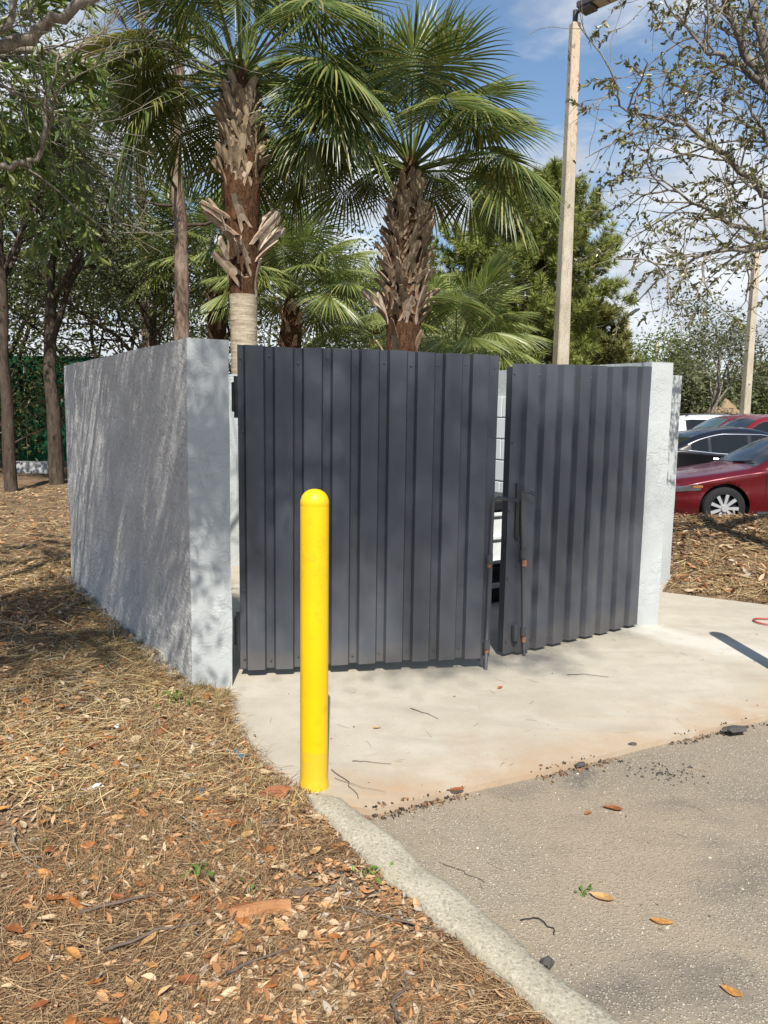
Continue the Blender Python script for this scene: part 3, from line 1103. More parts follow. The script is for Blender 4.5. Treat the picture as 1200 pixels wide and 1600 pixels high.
def trunk_mesh(name, prof, bend, mat, n=18, bumpy=0.02, seed=0):
    V, F = [], []
    for j, (r, z) in enumerate(prof):
        for i in range(n):
            a = 2 * math.pi * i / n
            rr = r * (1 + bumpy * (vnoise(math.cos(a) * 2 + seed, math.sin(a) * 2 + z * 4, 1.3) - .5) * 2)
            V.append((rr * math.cos(a) + bend(z)[0], rr * math.sin(a) + bend(z)[1], z))
    for j in range(len(prof) - 1):
        for i in range(n):
            F.append((j * n + i, j * n + (i + 1) % n, (j + 1) * n + (i + 1) % n, (j + 1) * n + i))
    return mesh_from(name, V, F, mat, True)


def add_fronds(root, top, n, rng, scale=1.0, lo=0, hi=9, old=2, clear=0.0, FR=None):
    FR = FR or FRONDS
    for i in range(n):
        az = i * 2.39996 + rng.uniform(-.2, .2)
        e = (i + .5) / n
        idx = int(lo + (hi - lo) * e ** .85)
        me = FR[min(8, idx)][rng.integers(0, 2)]
        if idx >= 5 and clear:                      # no low leaf hangs straight in front of the trunk
            w = (az + math.pi / 2 + math.pi) % (2 * math.pi) - math.pi
            if abs(w) < clear:
                az += math.copysign(clear + .15, w) - w
        if i >= n - old:
            me = FROND_OLD[i % 2]
        o = put('frond', me, root, (top[0] + .05 * math.cos(az), top[1] + .05 * math.sin(az), top[2] + .25 * (1 - e)), az)
        o.rotation_euler = (rng.uniform(-.25, .25), rng.uniform(-.12, .12), az)
        s = scale * rng.uniform(.85, 1.12) * (.8 if i < 3 else 1)
        o.scale = (s, s, s)


def big_palm(label, loc, crown_z, lean, zones, seed, nf, trunk_prof, split, hi=9, old=2):
    rng = np.random.default_rng(seed)
    t = thing('palm_tree', label, 'palm tree', (loc[0], loc[1], -.02), 0, 'cabbage palms behind the enclosure')
    bend = lambda z: (lean * (z / crown_z) ** 1.6, 0)
    rs = np.interp(split, [q[1] for q in trunk_prof], [q[0] for q in trunk_prof])
    lowp = [q for q in trunk_prof if q[1] < split] + [(rs, split)]
    hip = [(rs * .9, split - .12)] + [q for q in trunk_prof if q[1] > split]
    fine = lambda pp: [(np.interp(z, [q[1] for q in pp], [q[0] for q in pp]), z) for z in np.append(np.arange(pp[0][1], pp[-1][1], .08), pp[-1][1])]
    put('trunk', trunk_mesh('trunk', fine(lowp), bend, PALM_TRUNK, bumpy=.03, seed=seed), t)
    put('fibre_sheath', trunk_mesh('fibre_sheath', fine(hip), bend, PALM_FIBRE, bumpy=.09, seed=seed), t)
    for (z0, z1, n, kinds, tilt) in zones:
        for i in range(n):
            z = z0 + (z1 - z0) * (i + rng.uniform(0, .5)) / n
            az = i * 2.39996 + rng.uniform(-.15, .15)
            r = np.interp(z, [q[1] for q in trunk_prof], [q[0] for q in trunk_prof]) * .93
            me = kinds[rng.integers(0, len(kinds))]
            b = bend(z)
            o = put('leaf_base', me, t, (b[0] + r * math.cos(az), b[1] + r * math.sin(az), z))
            o.rotation_euler = (rng.choice((-1, 1)) * rng.uniform(.35, 1.0) * tilt, rng.uniform(-.2, .25) * (1 if tilt < .7 else 1.6), az)
            s = rng.uniform(.85, 1.2)
            o.scale = (s, s, s)
    b = bend(crown_z)
    add_fronds(t, (b[0], b[1], crown_z), nf, rng, .93, 0, hi, old, clear=1.0)
    return t


big_palm('tall palm with bare grey lower trunk and large loose leaf bases', (-1.72, 9.5), 5.32, -.02,
         [(3.05, 3.40, 8, BG + BG2[:1], .9), (3.36, 3.85, 13, BG, .8), (4.25, 5.1, 124, BT, .75), (4.95, 5.25, 16, BT, .4)], 3, 42,
         [(.165, 0), (.16, 1.5), (.165, 2.9), (.175, 3.05), (.18, 3.4), (.195, 3.9), (.215, 4.2), (.21, 4.5), (.19, 4.8), (.155, 5.1), (.12, 5.4), (.06, 5.65)], 3.0, 9, 0)
big_palm('palm with a thick trunk wholly sheathed in dark crisscross leaf bases', (.17, 10.2), 4.62, .10,
         [(2.0, 2.6, 8, BTF + BG2[:1], .4), (2.75, 3.25, 46, BTF + BG[:1], .7), (3.2, 3.9, 62, BTF, .65), (3.85, 4.45, 50, BT, .65)], 8, 38,
         [(.20, 0), (.21, 1.5), (.21, 2.5), (.225, 2.9), (.235, 3.3), (.22, 3.7), (.185, 4.1), (.15, 4.4), (.12, 4.65), (.05, 4.9)], 1.2, 7.4, 0)


for az_, e_ in ((2.95, 0.0), (3.5, .12)):
    o_ = put('frond', FROND_OLD[0 if e_ else 1], bpy.data.objects['palm_tree'], (-.02, 0, 5.3), az_)
    o_.rotation_euler = (0, -e_, az_)
    o_['label'] = 'yellowing frond reaching left'


def small_palm(label, loc, crown_z, seed, nf, scale=1.0, r=.16):
    rng = np.random.default_rng(seed)
    t = thing('palm_tree', label, 'palm tree', (loc[0], loc[1], -.02), 0, 'lower palms behind the enclosure')
    put('trunk', trunk_mesh('trunk', [(r * f, z) for f, z in zip((1.1, 1, 1, 1.25, 1.35, .8, .3), np.array((0, .3, .55, .7, .85, 1.0, 1.06)) * crown_z)], lambda z: (0, 0), PALM_FIBRE, 14, .1, seed), t)
    for i in range(26):
        z = crown_z * (.62 + .36 * i / 26)
        az = i * 2.39996
        o = put('leaf_base', BTF[i % 3], t, (r * 1.15 * math.cos(az), r * 1.15 * math.sin(az), z), az)
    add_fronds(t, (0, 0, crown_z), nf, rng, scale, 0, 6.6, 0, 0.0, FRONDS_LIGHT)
    return t


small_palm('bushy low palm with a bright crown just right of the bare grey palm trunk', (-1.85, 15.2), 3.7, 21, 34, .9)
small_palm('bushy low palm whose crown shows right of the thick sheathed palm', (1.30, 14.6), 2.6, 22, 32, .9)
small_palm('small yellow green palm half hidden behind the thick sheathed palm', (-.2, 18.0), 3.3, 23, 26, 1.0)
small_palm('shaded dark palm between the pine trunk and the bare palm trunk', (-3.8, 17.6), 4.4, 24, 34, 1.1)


# ---- branching trees
def grow(rng, p, d, L, r, lev, maxlev, out, spread=.7, upw=.12, wander=.16, n=6, kids=(3, 5), ratio=(.5, .75), tmin=.3):
    pts, d = [np.array(p, float)], np.array(d, float)
    d /= np.linalg.norm(d)
    for i in range(n):
        d = d + rng.normal(0, wander, 3) + np.array([0, 0, upw * (1 if lev else .3)])
        d /= np.linalg.norm(d)
        pts.append(pts[-1] + d * L / n)
    pts = np.array(pts)
    radii = np.linspace(r, max(r * .35, .002), n + 1)
    out.append((pts, radii, lev))
    if lev < maxlev:
        for k in range(rng.integers(kids[0], kids[1] + 1)):
            t = rng.uniform(tmin, 1.0)
            x = t * n
            i = min(n - 1, int(x))
            q = pts[i] + (pts[i + 1] - pts[i]) * (x - i)
            dd = pts[min(n, i + 1)] - pts[i]
            dd /= np.linalg.norm(dd)
            rv = rng.normal(size=3)
            rv -= dd * (rv @ dd)
            rv /= np.linalg.norm(rv)
            a = rng.uniform(.5, 1.25) * spread
            cd = dd * math.cos(a) + rv * math.sin(a)
            grow(rng, q, cd, L * rng.uniform(*ratio), r * (1 - .62 * t) * .62, lev + 1, maxlev, out, spread, upw, wander, max(3, n - 1), kids, ratio, tmin)
    return out


LEAF_T = np.array([(0, 0, 0), (.28, .17, .03), (.28, -.17, .03), (.65, .19, .02), (.65, -.19, .02), (1, 0, -.06), (.3, 0, -.02), (.65, 0, -.04)])
LEAF_F = [(0, 6, 1), (0, 2, 6), (1, 6, 7, 3), (2, 4, 7, 6), (3, 7, 5), (4, 5, 7)]
LITE_T = np.array([(0, 0, 0), (.5, .24, .05), (1, 0, -.05), (.5, -.24, .05)])
LITE_F = [(0, 3, 2, 1)]


def crown_mesh(name, centres, per, sd, size, mat, rng, narrow=1.0, droop=0.0, lite=True, flat=1.0):
    n = len(centres) * per
    pos = np.repeat(np.asarray(centres), per, 0) + rng.normal(size=(n, 3)) * np.array([sd, sd, sd * flat])
    d = rand_dirs(n, rng)
    d[:, 2] = d[:, 2] * .7 - droop
    b = basis_from(d, rng.uniform(0, 6.28, n))
    sc = rng.uniform(size[0], size[1], n)
    sc = np.stack([sc, sc * narrow, sc], 1)
    v, f = scatter(LITE_T if lite else LEAF_T, LITE_F if lite else LEAF_F, pos, b, sc)
    return mesh_from(name, v, f, mat)


def wood(polys, name, mat, parent, n=6):
    v, f = tube_arrays([(p, r) for p, r, *_ in polys], n)
    return put(name, mesh_from(name, v, [f], mat, True), parent)


def leafy_tree(label, loc, h, trunk_h, r, seed, leaf, bk, spread=.8, size=(.10, .2), per=26, sd=.3, maxlev=3, upw=.1, kids=(3, 4), reach=.5, group=None, flat=.8, cat='tree', name='tree'):
    rng = np.random.default_rng(seed)
    t = thing(name, label, cat, (loc[0], loc[1], -.05), 0, group)
    out = []
    d0 = np.array([rng.normal(0, .06), rng.normal(0, .06), 1])
    tp = np.array([np.array([rng.normal(0, .010) * i, rng.normal(0, .010) * i, trunk_h * i / 5]) for i in range(6)])
    trunk = [(tp, np.linspace(r * 1.15, r * .8, 6), 0)]
    for k in range(rng.integers(4, 6)):
        a = k * 2.4 + rng.uniform(-.4, .4)
        e = rng.uniform(.35, 1.2)
        grow(rng, tp[-1] * (1, 1, rng.uniform(.75, 1.0)), (math.cos(a) * math.cos(e), math.sin(a) * math.cos(e), math.sin(e)), (h - trunk_h) * rng.uniform(.55, .8) * (reach + .5), r * .55, 1, maxlev, out, spread, upw, .15, 6, kids)
    grow(rng, tp[-1], (0, 0, 1), (h - trunk_h) * .75, r * .6, 1, maxlev, out, spread, upw, .13, 6, kids)
    v, f = tube_arrays([(p, q) for p, q, _ in trunk], 10)
    put('trunk', mesh_from('trunk', v, [f], bk, True), t)
    wood(out, 'branches', bk, t, 5)
    cen = np.array([p[i] for p, q, lv in out if lv >= maxlev for i in (len(p) // 2, len(p) - 1)])
    put('crown', crown_mesh('crown', cen, per, sd, size, leaf, rng, .8, .12, True, flat), t)
    return t


def needle_tufts(centres, dirs, n, L, w, rng, mat, name='crown'):
    N = len(centres)
    base = np.repeat(centres, n, 0)
    d = np.repeat(dirs, n, 0) * .75 + rand_dirs(N * n, rng)
    b = basis_from(d, rng.uniform(0, 6.28, N * n))
    sc = rng.uniform(L * .7, L * 1.1, N * n)
    v, f = scatter([(0, -w, 0), (0, w, 0), (1, 0, -.12)], [(0, 1, 2)], base, b, np.stack([sc, np.ones(N * n), sc], 1))
    return mesh_from(name, v, f, mat)


def pine(label, loc, h, r, seed, mat, bushy, crown0, width, group=None, per=26, needle=.3, w=.012, tufts=9, branches=46):
    rng = np.random.default_rng(seed)
    t = thing('pine_tree', label, 'pine tree', (loc[0], loc[1], -.05), 0, group)
    k = 14
    tp = np.array([[rng.normal(0, .012) * i * .5, rng.normal(0, .012) * i * .5, h * i / k] for i in range(k + 1)])
    v, f = tube_arrays([(tp, np.linspace(r * 1.1, r * .22, k + 1))], 12)
    put('trunk', mesh_from('trunk', v, [f], PINE_BARK, True), t)
    out, C, D = [], [], []
    for i in range(branches):
        s = (i + rng.uniform(0, .6)) / branches
        z = crown0 + (h - crown0) * s
        q = np.array([np.interp(z, tp[:, 2], tp[:, 0]), np.interp(z, tp[:, 2], tp[:, 1]), z])
        a = i * 2.4 + rng.uniform(-.3, .3)
        shape = (math.sin(math.pi * min(1, .16 + .84 * s)) ** .42) if bushy else (.35 + .75 * math.sin(math.pi * (.2 + .75 * s)))
        L = width * shape * rng.uniform(.75, 1.1)
        e = rng.uniform(-.12, .3) + .5 * s
        loc_out = []
        grow(rng, q, (math.cos(a) * math.cos(e), math.sin(a) * math.cos(e), math.sin(e)), L, max(.012, r * .22 * (1 - .6 * s)), 1, 3 if bushy else 2, loc_out, .6, .07, .12, 6, (3, 5), (.4, .6), .35)
        out += loc_out
        for p, rr_, lv in loc_out:
            if lv >= 2:
                for j in range(2, len(p)):
                    if rng.random() < tufts / 9:
                        C.append(p[j])
                        D.append(p[j] - p[j - 1])
    wood(out, 'branches', PINE_BARK if bushy else DARK_BARK, t, 5)
    C, D = np.array(C), np.array(D)
    D /= np.linalg.norm(D, axis=1, keepdims=True) + 1e-9
    put('crown', needle_tufts(C, D + np.array([0, 0, .25]), per, needle, w, rng, mat), t)
    return t


# big bushy pine right of the palms, smaller ones beside it
pine('broad rounded pine with a full green crown behind the lamp post', (5.15, 30), 9.5, .2, 5, NEEDLE, True, 2.2, 2.75, 'bushy pines behind the enclosure', 34, .34, .018, 9, 120)
pine('lower olive green pine at the right foot of the broad rounded pine', (8.3, 33), 5.8, .15, 6, NEEDLE_OLD, True, 1.0, 1.7, 'bushy pines behind the enclosure', 22, .36, .024, 9, 60)
pine('small yellowish pine between the broad pine and the far leaning lamp post', (10.2, 40), 4.4, .15, 7, NEEDLE_OLD, True, .8, 1.9, 'bushy pines behind the enclosure', 22, .42, .026, 8, 36)
pine('dark pine filling the gap left of the broad rounded pine', (3.2, 36), 6.6, .16, 17, NEEDLE, True, 1.5, 2.6, 'bushy pines behind the enclosure', 22, .42, .026, 8, 40)
# tall slash pines on the left
pine('tall straight pine with scaly bark and dark bare lower limbs near the palm', (-3.38, 13), 13, .14, 12, NEEDLE, False, 4.5, 2.8, 'tall slim pines on the left', 26, .26, .006, 4, 30)
pine('thinner tall pine standing farther back left of the scaly barked pine', (-7.35, 24), 15, .17, 13, NEEDLE, False, 5.4, 3.0, 'tall slim pines on the left', 22, .28, .008, 4, 28)

# shaded wood on the left
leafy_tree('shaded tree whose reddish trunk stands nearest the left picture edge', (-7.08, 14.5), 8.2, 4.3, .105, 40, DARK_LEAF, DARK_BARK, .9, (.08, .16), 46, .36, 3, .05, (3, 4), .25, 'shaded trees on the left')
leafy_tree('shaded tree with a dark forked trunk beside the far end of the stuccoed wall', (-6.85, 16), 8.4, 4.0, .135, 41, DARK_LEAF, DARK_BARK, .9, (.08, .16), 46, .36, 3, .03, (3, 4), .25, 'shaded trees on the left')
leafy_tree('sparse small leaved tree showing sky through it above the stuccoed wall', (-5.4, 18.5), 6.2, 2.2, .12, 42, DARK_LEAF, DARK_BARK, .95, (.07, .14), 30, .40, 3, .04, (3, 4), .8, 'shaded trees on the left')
leafy_tree('dark low shrub in front of the green mesh screen', (-9.9, 18.2), 3.4, .5, .06, 49, DARK_LEAF, DARK_BARK, .95, (.1, .18), 34, .34, 3, .05, (3, 4), .8, None, .8, 'shrub', 'shrub')
leafy_tree('dull shrub before the left end of the green mesh screen', (-11.4, 18.6), 3.6, .5, .06, 50, SCRUB_LEAF, DARK_BARK, .95, (.1, .18), 40, .36, 3, .05, (3, 4), .8, None, .8, 'shrub', 'shrub')
leafy_tree('olive undergrowth tree low between the two tall pines', (-6.2, 22), 5.2, 1.2, .1, 43, SCRUB_LEAF, DARK_BARK, .95, (.1, .2), 50, .5, 3, .03, (3, 4), .9, 'shaded trees on the left')
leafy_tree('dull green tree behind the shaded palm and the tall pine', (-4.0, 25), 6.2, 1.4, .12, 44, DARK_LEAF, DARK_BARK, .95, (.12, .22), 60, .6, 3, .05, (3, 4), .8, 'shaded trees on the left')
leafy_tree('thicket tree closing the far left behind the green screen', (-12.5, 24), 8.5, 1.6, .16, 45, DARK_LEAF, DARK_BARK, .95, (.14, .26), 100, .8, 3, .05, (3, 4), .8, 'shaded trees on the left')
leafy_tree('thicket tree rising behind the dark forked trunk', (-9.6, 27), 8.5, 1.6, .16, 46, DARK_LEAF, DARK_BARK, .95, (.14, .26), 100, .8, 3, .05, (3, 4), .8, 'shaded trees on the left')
leafy_tree('low green shrub tree behind the two low bright palms', (-.9, 26), 4.0, .7, .09, 47, SCRUB_LEAF, DARK_BARK, .95, (.12, .22), 50, .5, 3, .05, (3, 4), .9, 'shrub trees behind the palms')
leafy_tree('low dull shrub tree behind the right low palm', (2.0, 27), 3.8, .7, .09, 48, SCRUB_LEAF, DARK_BARK, .95, (.12, .22), 50, .5, 3, .05, (3, 4), .9, 'shrub trees behind the palms')

# trees beyond the car park
leafy_tree('open crowned grey green oak with a slim mottled trunk behind the parked cars', (11.8, 28), 5.9, 2.4, .09, 60, OAK_FAR, OAK_BARK, .85, (.10, .19), 34, .28, 3, .05, (3, 4), .6, 'trees beyond the car park', .6, 'oak tree', 'oak_tree')
leafy_tree('grey green oak behind the right hand lamp post', (17.0, 32), 4.9, 1.9, .09, 61, OAK_FAR, OAK_BARK, .85, (.11, .2), 34, .34, 3, .05, (3, 4), .6, 'trees beyond the car park', .6, 'oak tree', 'oak_tree')
rb = np.random.default_rng(77)
far_labels = ['bright green scrub tree just right of the thin far post', 'bright lime tree behind the far leaning lamp post', 'dull olive tree behind the top of the right pillar', 'dense olive tree left behind the slim mottled oak', 'olive tree right behind the slim mottled oak',
              'dense green tree at the foot of the right hand lamp post', 'bright green bush tree by the right picture edge', 'grey green tree farthest right in the tree line']
far = [((21.0, 58), 6.4, LIME_LEAF), ((16.2, 56), 6.6, LIME_LEAF), ((16.8, 44), 3.4, SCRUB_LEAF), ((15.4, 40), 3.2, OAK_FAR), ((18.6, 42), 3.6, OAK_FAR), ((20.4, 41), 3.4, SCRUB_LEAF), ((22.6, 43), 3.8, SCRUB_LEAF), ((24.6, 45), 4.3, OAK_FAR)]
for i, (lab, (lc, hh, mt)) in enumerate(zip(far_labels, far)):
    leafy_tree(lab, lc, hh, .7, .11, 100 + i, mt, DARK_BARK, .95, (.2, .36), 40, .45, 3, .05, (3, 4), .7, 'trees beyond the car park')
m = NT('scrub_mass')
rr_ = np.random.default_rng(3)
cen = np.stack([rr_.uniform(-45, 60, 2400), rr_.uniform(46, 66, 2400), rr_.uniform(0, 1, 2400) ** .8 * 2.9], 1)
cen = cen[(cen[:, 2] < 1.6 + 2.2 * vnoise(cen[:, 0], cen[:, 1] * 0, .3))]
put('undergrowth', crown_mesh('undergrowth', cen, 40, .9, (.3, .6), SCRUB_LEAF, rr_, .8), kind='stuff')

# ---- live oak reaching in from the right
rng = np.random.default_rng(90)
oak = thing('oak_tree', 'live oak whose thin leafy branches hang into the upper right of the picture', 'oak tree', (4.6, 6.9, -.05))
OB = np.array([4.6, 6.9, -.05])
P = lambda *a: [np.array(q, float) - OB for q in a]
limbs = [
    (P((4.6, 6.9, -.1), (4.55, 6.9, 1.2), (4.4, 6.85, 2.2), (4.1, 6.8, 3.0)), .17, .12),
    (P((4.1, 6.8, 3.0), (3.5, 6.6, 3.75), (3.01, 6.5, 4.2), (2.82, 6.5, 4.45), (2.62, 6.5, 4.8), (2.45, 6.4, 5.4)), .05, .022),
    (P((3.2, 6.55, 4.05), (2.95, 6.5, 4.5), (2.85, 6.55, 5.0), (2.9, 6.6, 5.6)), .05, .02),
    (P((4.1, 6.8, 3.0), (3.5, 6.6, 3.2), (3.05, 6.5, 3.4), (2.74, 6.5, 3.68), (2.45, 6.5, 3.88), (2.1, 6.45, 3.96), (1.72, 6.4, 4.02)), .04, .005),
    (P((3.6, 6.65, 3.2), (3.1, 6.5, 3.05), (2.72, 6.4, 3.15), (2.4, 6.35, 3.3), (2.05, 6.3, 3.42)), .03, .004),
    (P((3.5, 6.6, 3.15), (3.0, 6.45, 2.95), (2.6, 6.3, 2.9), (2.3, 6.25, 2.78), (2.1, 6.2, 2.62)), .024, .003),
    (P((3.0, 6.5, 4.2), (2.7, 6.3, 4.3), (2.4, 6.2, 4.35), (2.15, 6.2, 4.6)), .03, .006),
    (P((3.4, 6.6, 3.65), (3.2, 6.4, 3.6), (2.95, 6.3, 3.75), (2.7, 6.25, 4.05)), .03, .006),
    (P((4.1, 6.8, 3.0), (4.3, 7.4, 4.0), (4.2, 7.8, 5.2), (4.4, 8.0, 6.4)), .1, .04),
    (P((4.1, 6.8, 3.0), (4.9, 6.4, 4.1), (5.4, 6.2, 5.2)), .1, .04),
]
W_, tw = [], []
for pts, r0, r1 in limbs:
    p = np.array(pts)
    t = np.linspace(0, len(p) - 1, len(p) * 4)
    pp = np.stack([np.interp(t, np.arange(len(p)), p[:, i]) for i in range(3)], 1)
    pp[1:-1] += rng.normal(0, .012, pp[1:-1].shape)
    W_.append((pp, np.linspace(r0, r1, len(pp)), 0))
    if pts is limbs[0][0]:
        continue
    d = np.r_[0, np.cumsum(np.linalg.norm(np.diff(pp, axis=0), axis=1))]
    for s in np.arange(.45 if r0 > .06 else .2, d[-1], .085):
        i = min(len(pp) - 2, int(np.searchsorted(d, s)))
        dr_ = pp[i + 1] - pp[i]
        dr_ /= np.linalg.norm(dr_)
        rv = rng.normal(size=3)
        rv -= dr_ * (rv @ dr_)
        rv /= np.linalg.norm(rv)
        a = rng.uniform(.5, 1.2)
        grow(rng, pp[i], dr_ * math.cos(a) + rv * math.sin(a), rng.uniform(.35, .75), .009, 1, 2, tw, .8, .0, .22, 5, (3, 5), (.4, .7), .25)
put('trunk', mesh_from('trunk', *(lambda v, f: (v, [f]))(*tube_arrays([W_[0][:2]], 12)), OAK_BARK, True), oak)
wood(W_[1:], 'limbs', OAK_BARK, oak, 9)
wood(tw, 'twigs', PALE_BARK, oak, 4)['kind'] = 'stuff'


def spray_mesh(name, seed, n, L, size, mat, narrow, droop=0.0):
    rg = np.random.default_rng(seed)
    pts = np.array([(0, 0, 0), (L * .35, rg.normal(0, .01), .012), (L * .7, rg.normal(0, .015), .01 - droop * .3), (L, rg.normal(0, .02), -droop * .8)])
    v, f = tube_arrays([(pts, np.array([.0032, .0026, .002, .0012]))], 4)
    t = rg.uniform(.15, 1.0, n)
    pos = np.stack([np.interp(t, [0, .35, .7, 1], pts[:, i]) for i in range(3)], 1)
    d = rand_dirs(n, rg) * .8 + np.array([.75, 0, -droop * 4])
    sc = rg.uniform(size[0], size[1], n)
    v2, f2 = scatter(LEAF_T, LEAF_F, pos, basis_from(d, rg.uniform(0, 6.28, n)), np.stack([sc, sc * narrow, sc], 1))
    me = mesh_from(name, np.concatenate([v, v2]), [f] + [q + len(v) for q in f2], mat)
    me.materials.append(PALE_BARK)
    mi = np.zeros(len(me.polygons), dtype=np.int32)
    mi[:len(f)] = 1
    me.polygons.foreach_set('material_index', mi)
    return me


SPRAY = [spray_mesh('leaf_spray', 200 + i, 17 + i * 3, .21, (.034, .054), OAK_LEAF, .95) for i in range(4)]
tips = [(p[-1], p[-1] - p[-2]) for p, r_, lv in tw if lv >= 2 and not (p[-1][2] < 2.75 and rng.random() < .85) and rng.random() < .9]
inview = [(p, d) for p, d in tips if 1.55 < p[0] + 4.6 < 3.35 and p[2] < 5.1]
rest = [(p, d) for p, d in tips if p[0] + 4.6 >= 1.55 and not (1.4 < p[0] + 4.6 < 3.35 and p[2] < 5.1)]
rng.shuffle(inview)


def place_sprays(items, meshes, parent, rng, s0=.85, s1=1.25):
    for p, d in items:
        d = d / (np.linalg.norm(d) + 1e-9)
        o = put('leaf_spray', meshes[rng.integers(0, len(meshes))], parent, tuple(p))
        e = Vector(d).to_track_quat('X', 'Z').to_euler()
        e.x += rng.uniform(-.6, .6)
        o.rotation_euler = e
        s = rng.uniform(s0, s1)
        o.scale = (s, s, s)


place_sprays(inview[:295], SPRAY, oak, rng, .8, 1.2)
left = [q[0] for q in inview[295:]] + [q[0] for q in rest]
if left:
    put('crown', crown_mesh('crown', np.array(left), 15, .09, (.036, .058), OAK_LEAF, rng, 1.0, .1, False), oak, kind='stuff')

# ---- tree on the left that hangs over the camera and streaks the wall with shade
rng = np.random.default_rng(95)
tl = thing('tree', 'tree whose pale bare limbs and hanging narrow leaves fill the upper left corner', 'tree', (-3.9, 2.6, -.05))
OB2 = np.array([-3.9, 2.6, -.05])
P = lambda *a: [np.array(q, float) - OB2 for q in a]
limbs = [
    (P((-3.9, 2.6, -.1), (-3.85, 2.65, 1.3), (-3.7, 2.7, 2.4)), .19, .14),
    (P((-3.7, 2.7, 2.4), (-2.9, 3.7, 3.1), (-2.3, 4.4, 3.45), (-2.0, 4.5, 3.6), (-1.8, 4.5, 3.72), (-1.5, 4.6, 4.0), (-1.1, 4.7, 4.6)), .046, .02),
    (P((-2.25, 4.42, 3.5), (-2.05, 4.4, 3.62), (-1.97, 4.4, 3.85), (-1.9, 4.4, 4.3), (-1.7, 4.3, 5.0)), .02, .012),
    (P((-3.7, 2.7, 2.4), (-3.0, 4.2, 2.85), (-2.6, 4.9, 3.04), (-2.41, 5.0, 3.08), (-2.25, 5.0, 3.1), (-2.14, 5.0, 3.18), (-2.1, 5.0, 3.5), (-2.02, 5.0, 3.75)), .032, .005),
    (P((-3.7, 2.7, 2.4), (-3.4, 4.5, 3.4), (-3.1, 5.6, 4.0), (-2.6, 6.1, 4.25), (-2.2, 6.3, 4.2)), .06, .012),
    (P((-3.2, 5.2, 3.8), (-3.0, 5.8, 3.6), (-2.7, 6.2, 3.7), (-2.35, 6.3, 3.6)), .03, .008),
    (P((-3.7, 2.7, 2.4), (-3.2, 1.6, 4.2), (-2.2, .4, 5.8), (-1.0, -.4, 7.0), (.1, -.8, 7.7)), .12, .03),
    (P((-3.2, 1.6, 4.2), (-2.9, 1.0, 6.0), (-2.3, .2, 7.4), (-1.9, -.2, 8.6)), .08, .02),
    (P((-3.7, 2.7, 2.4), (-4.2, 1.5, 4.5), (-3.8, .0, 6.4), (-3.0, -1.0, 7.6), (-2.4, -2.0, 8.2)), .11, .03),
    (P((-2.2, .4, 5.8), (-1.6, -.9, 7.2), (-1.3, -2.0, 8.0)), .05, .015),
    (P((-3.2, 1.6, 4.2), (-2.6, 1.5, 5.4), (-1.9, 1.2, 6.1), (-1.2, .9, 6.5)), .05, .012),
    (P((-3.7, 2.7, 2.4), (-3.6, 1.4, 4.6), (-3.0, .6, 5.8), (-2.3, .2, 6.3), (-1.7, -.3, 6.6)), .06, .015),
    (P((-3.8, .0, 6.4), (-2.8, -1.2, 8.8), (-1.2, -2.2, 10.2), (.3, -2.8, 10.7), (1.3, -3.2, 10.9)), .06, .012),
    (P((-2.8, -1.2, 8.8), (-2.0, -2.4, 9.8), (-1.2, -3.2, 10.4)), .04, .012),
]
W_, tw, tw2 = [], [], []
for k, (pts, r0, r1) in enumerate(limbs):
    p = np.array(pts)
    t = np.linspace(0, len(p) - 1, len(p) * 4)
    pp = np.stack([np.interp(t, np.arange(len(p)), p[:, i]) for i in range(3)], 1)
    pp[1:-1] += rng.normal(0, .010, pp[1:-1].shape)
    W_.append((pp, np.linspace(r0, r1, len(pp)), 0))
    if k == 0:
        continue
    d = np.r_[0, np.cumsum(np.linalg.norm(np.diff(pp, axis=0), axis=1))]
    bare = k in (1, 2, 3)
    for s in np.arange(d[-1] * (.42 if k < 6 else .3), d[-1], .26 if bare else (.07 if k < 6 else .2)):
        i = min(len(pp) - 2, int(np.searchsorted(d, s)))
        dr_ = pp[i + 1] - pp[i]
        dr_ /= np.linalg.norm(dr_)
        rv = rng.normal(size=3)
        rv -= dr_ * (rv @ dr_)
        rv /= np.linalg.norm(rv)
        a = rng.uniform(.4, 1.2)
        dd = dr_ * math.cos(a) + rv * math.sin(a)
        if bare:
            grow(rng, pp[i], dd, rng.uniform(.5, 1.0), .0075, 1, 3, tw, .6, .02, .12, 6, (2, 4), (.45, .75), .25)
        else:
            grow(rng, pp[i], dd, rng.uniform(.4, .8), .009, 1, 2, tw2, .7, -.06, .14, 6, (3, 5), (.45, .75), .25)
put('trunk', mesh_from('trunk', *(lambda v, f: (v, [f]))(*tube_arrays([W_[0][:2]], 12)), PALE_BARK, True), tl)
wood(W_[1:], 'limbs', PALE_BARK, tl, 9)
wood(tw, 'bare_twigs', PALE_BARK, tl, 4)['kind'] = 'stuff'
wood(tw2, 'twigs', OAK_BARK, tl, 4)['kind'] = 'stuff'
LSPRAY = [spray_mesh('leaf_spray', 300 + i, 24 + i * 3, .34, (.08, .14), LANCE_LEAF, .55, .12) for i in range(4)]
near = [(p[-1], p[-1] - p[-2]) for p, r_, lv in tw2 if lv >= 2 and p[-1][1] > 1.2 and p[-1][0] + OB2[0] < -.385 * (p[-1][1] + OB2[1])]
over = [p[-1] for p, r_, lv in tw2 if lv >= 2 and p[-1][1] <= 1.2]
rng.shuffle(near)
place_sprays(near[:290], LSPRAY, tl, rng)
over = over + [q[0] for q in near[290:]]
put('upper_twigs', None, tl) if False else None
shade = []
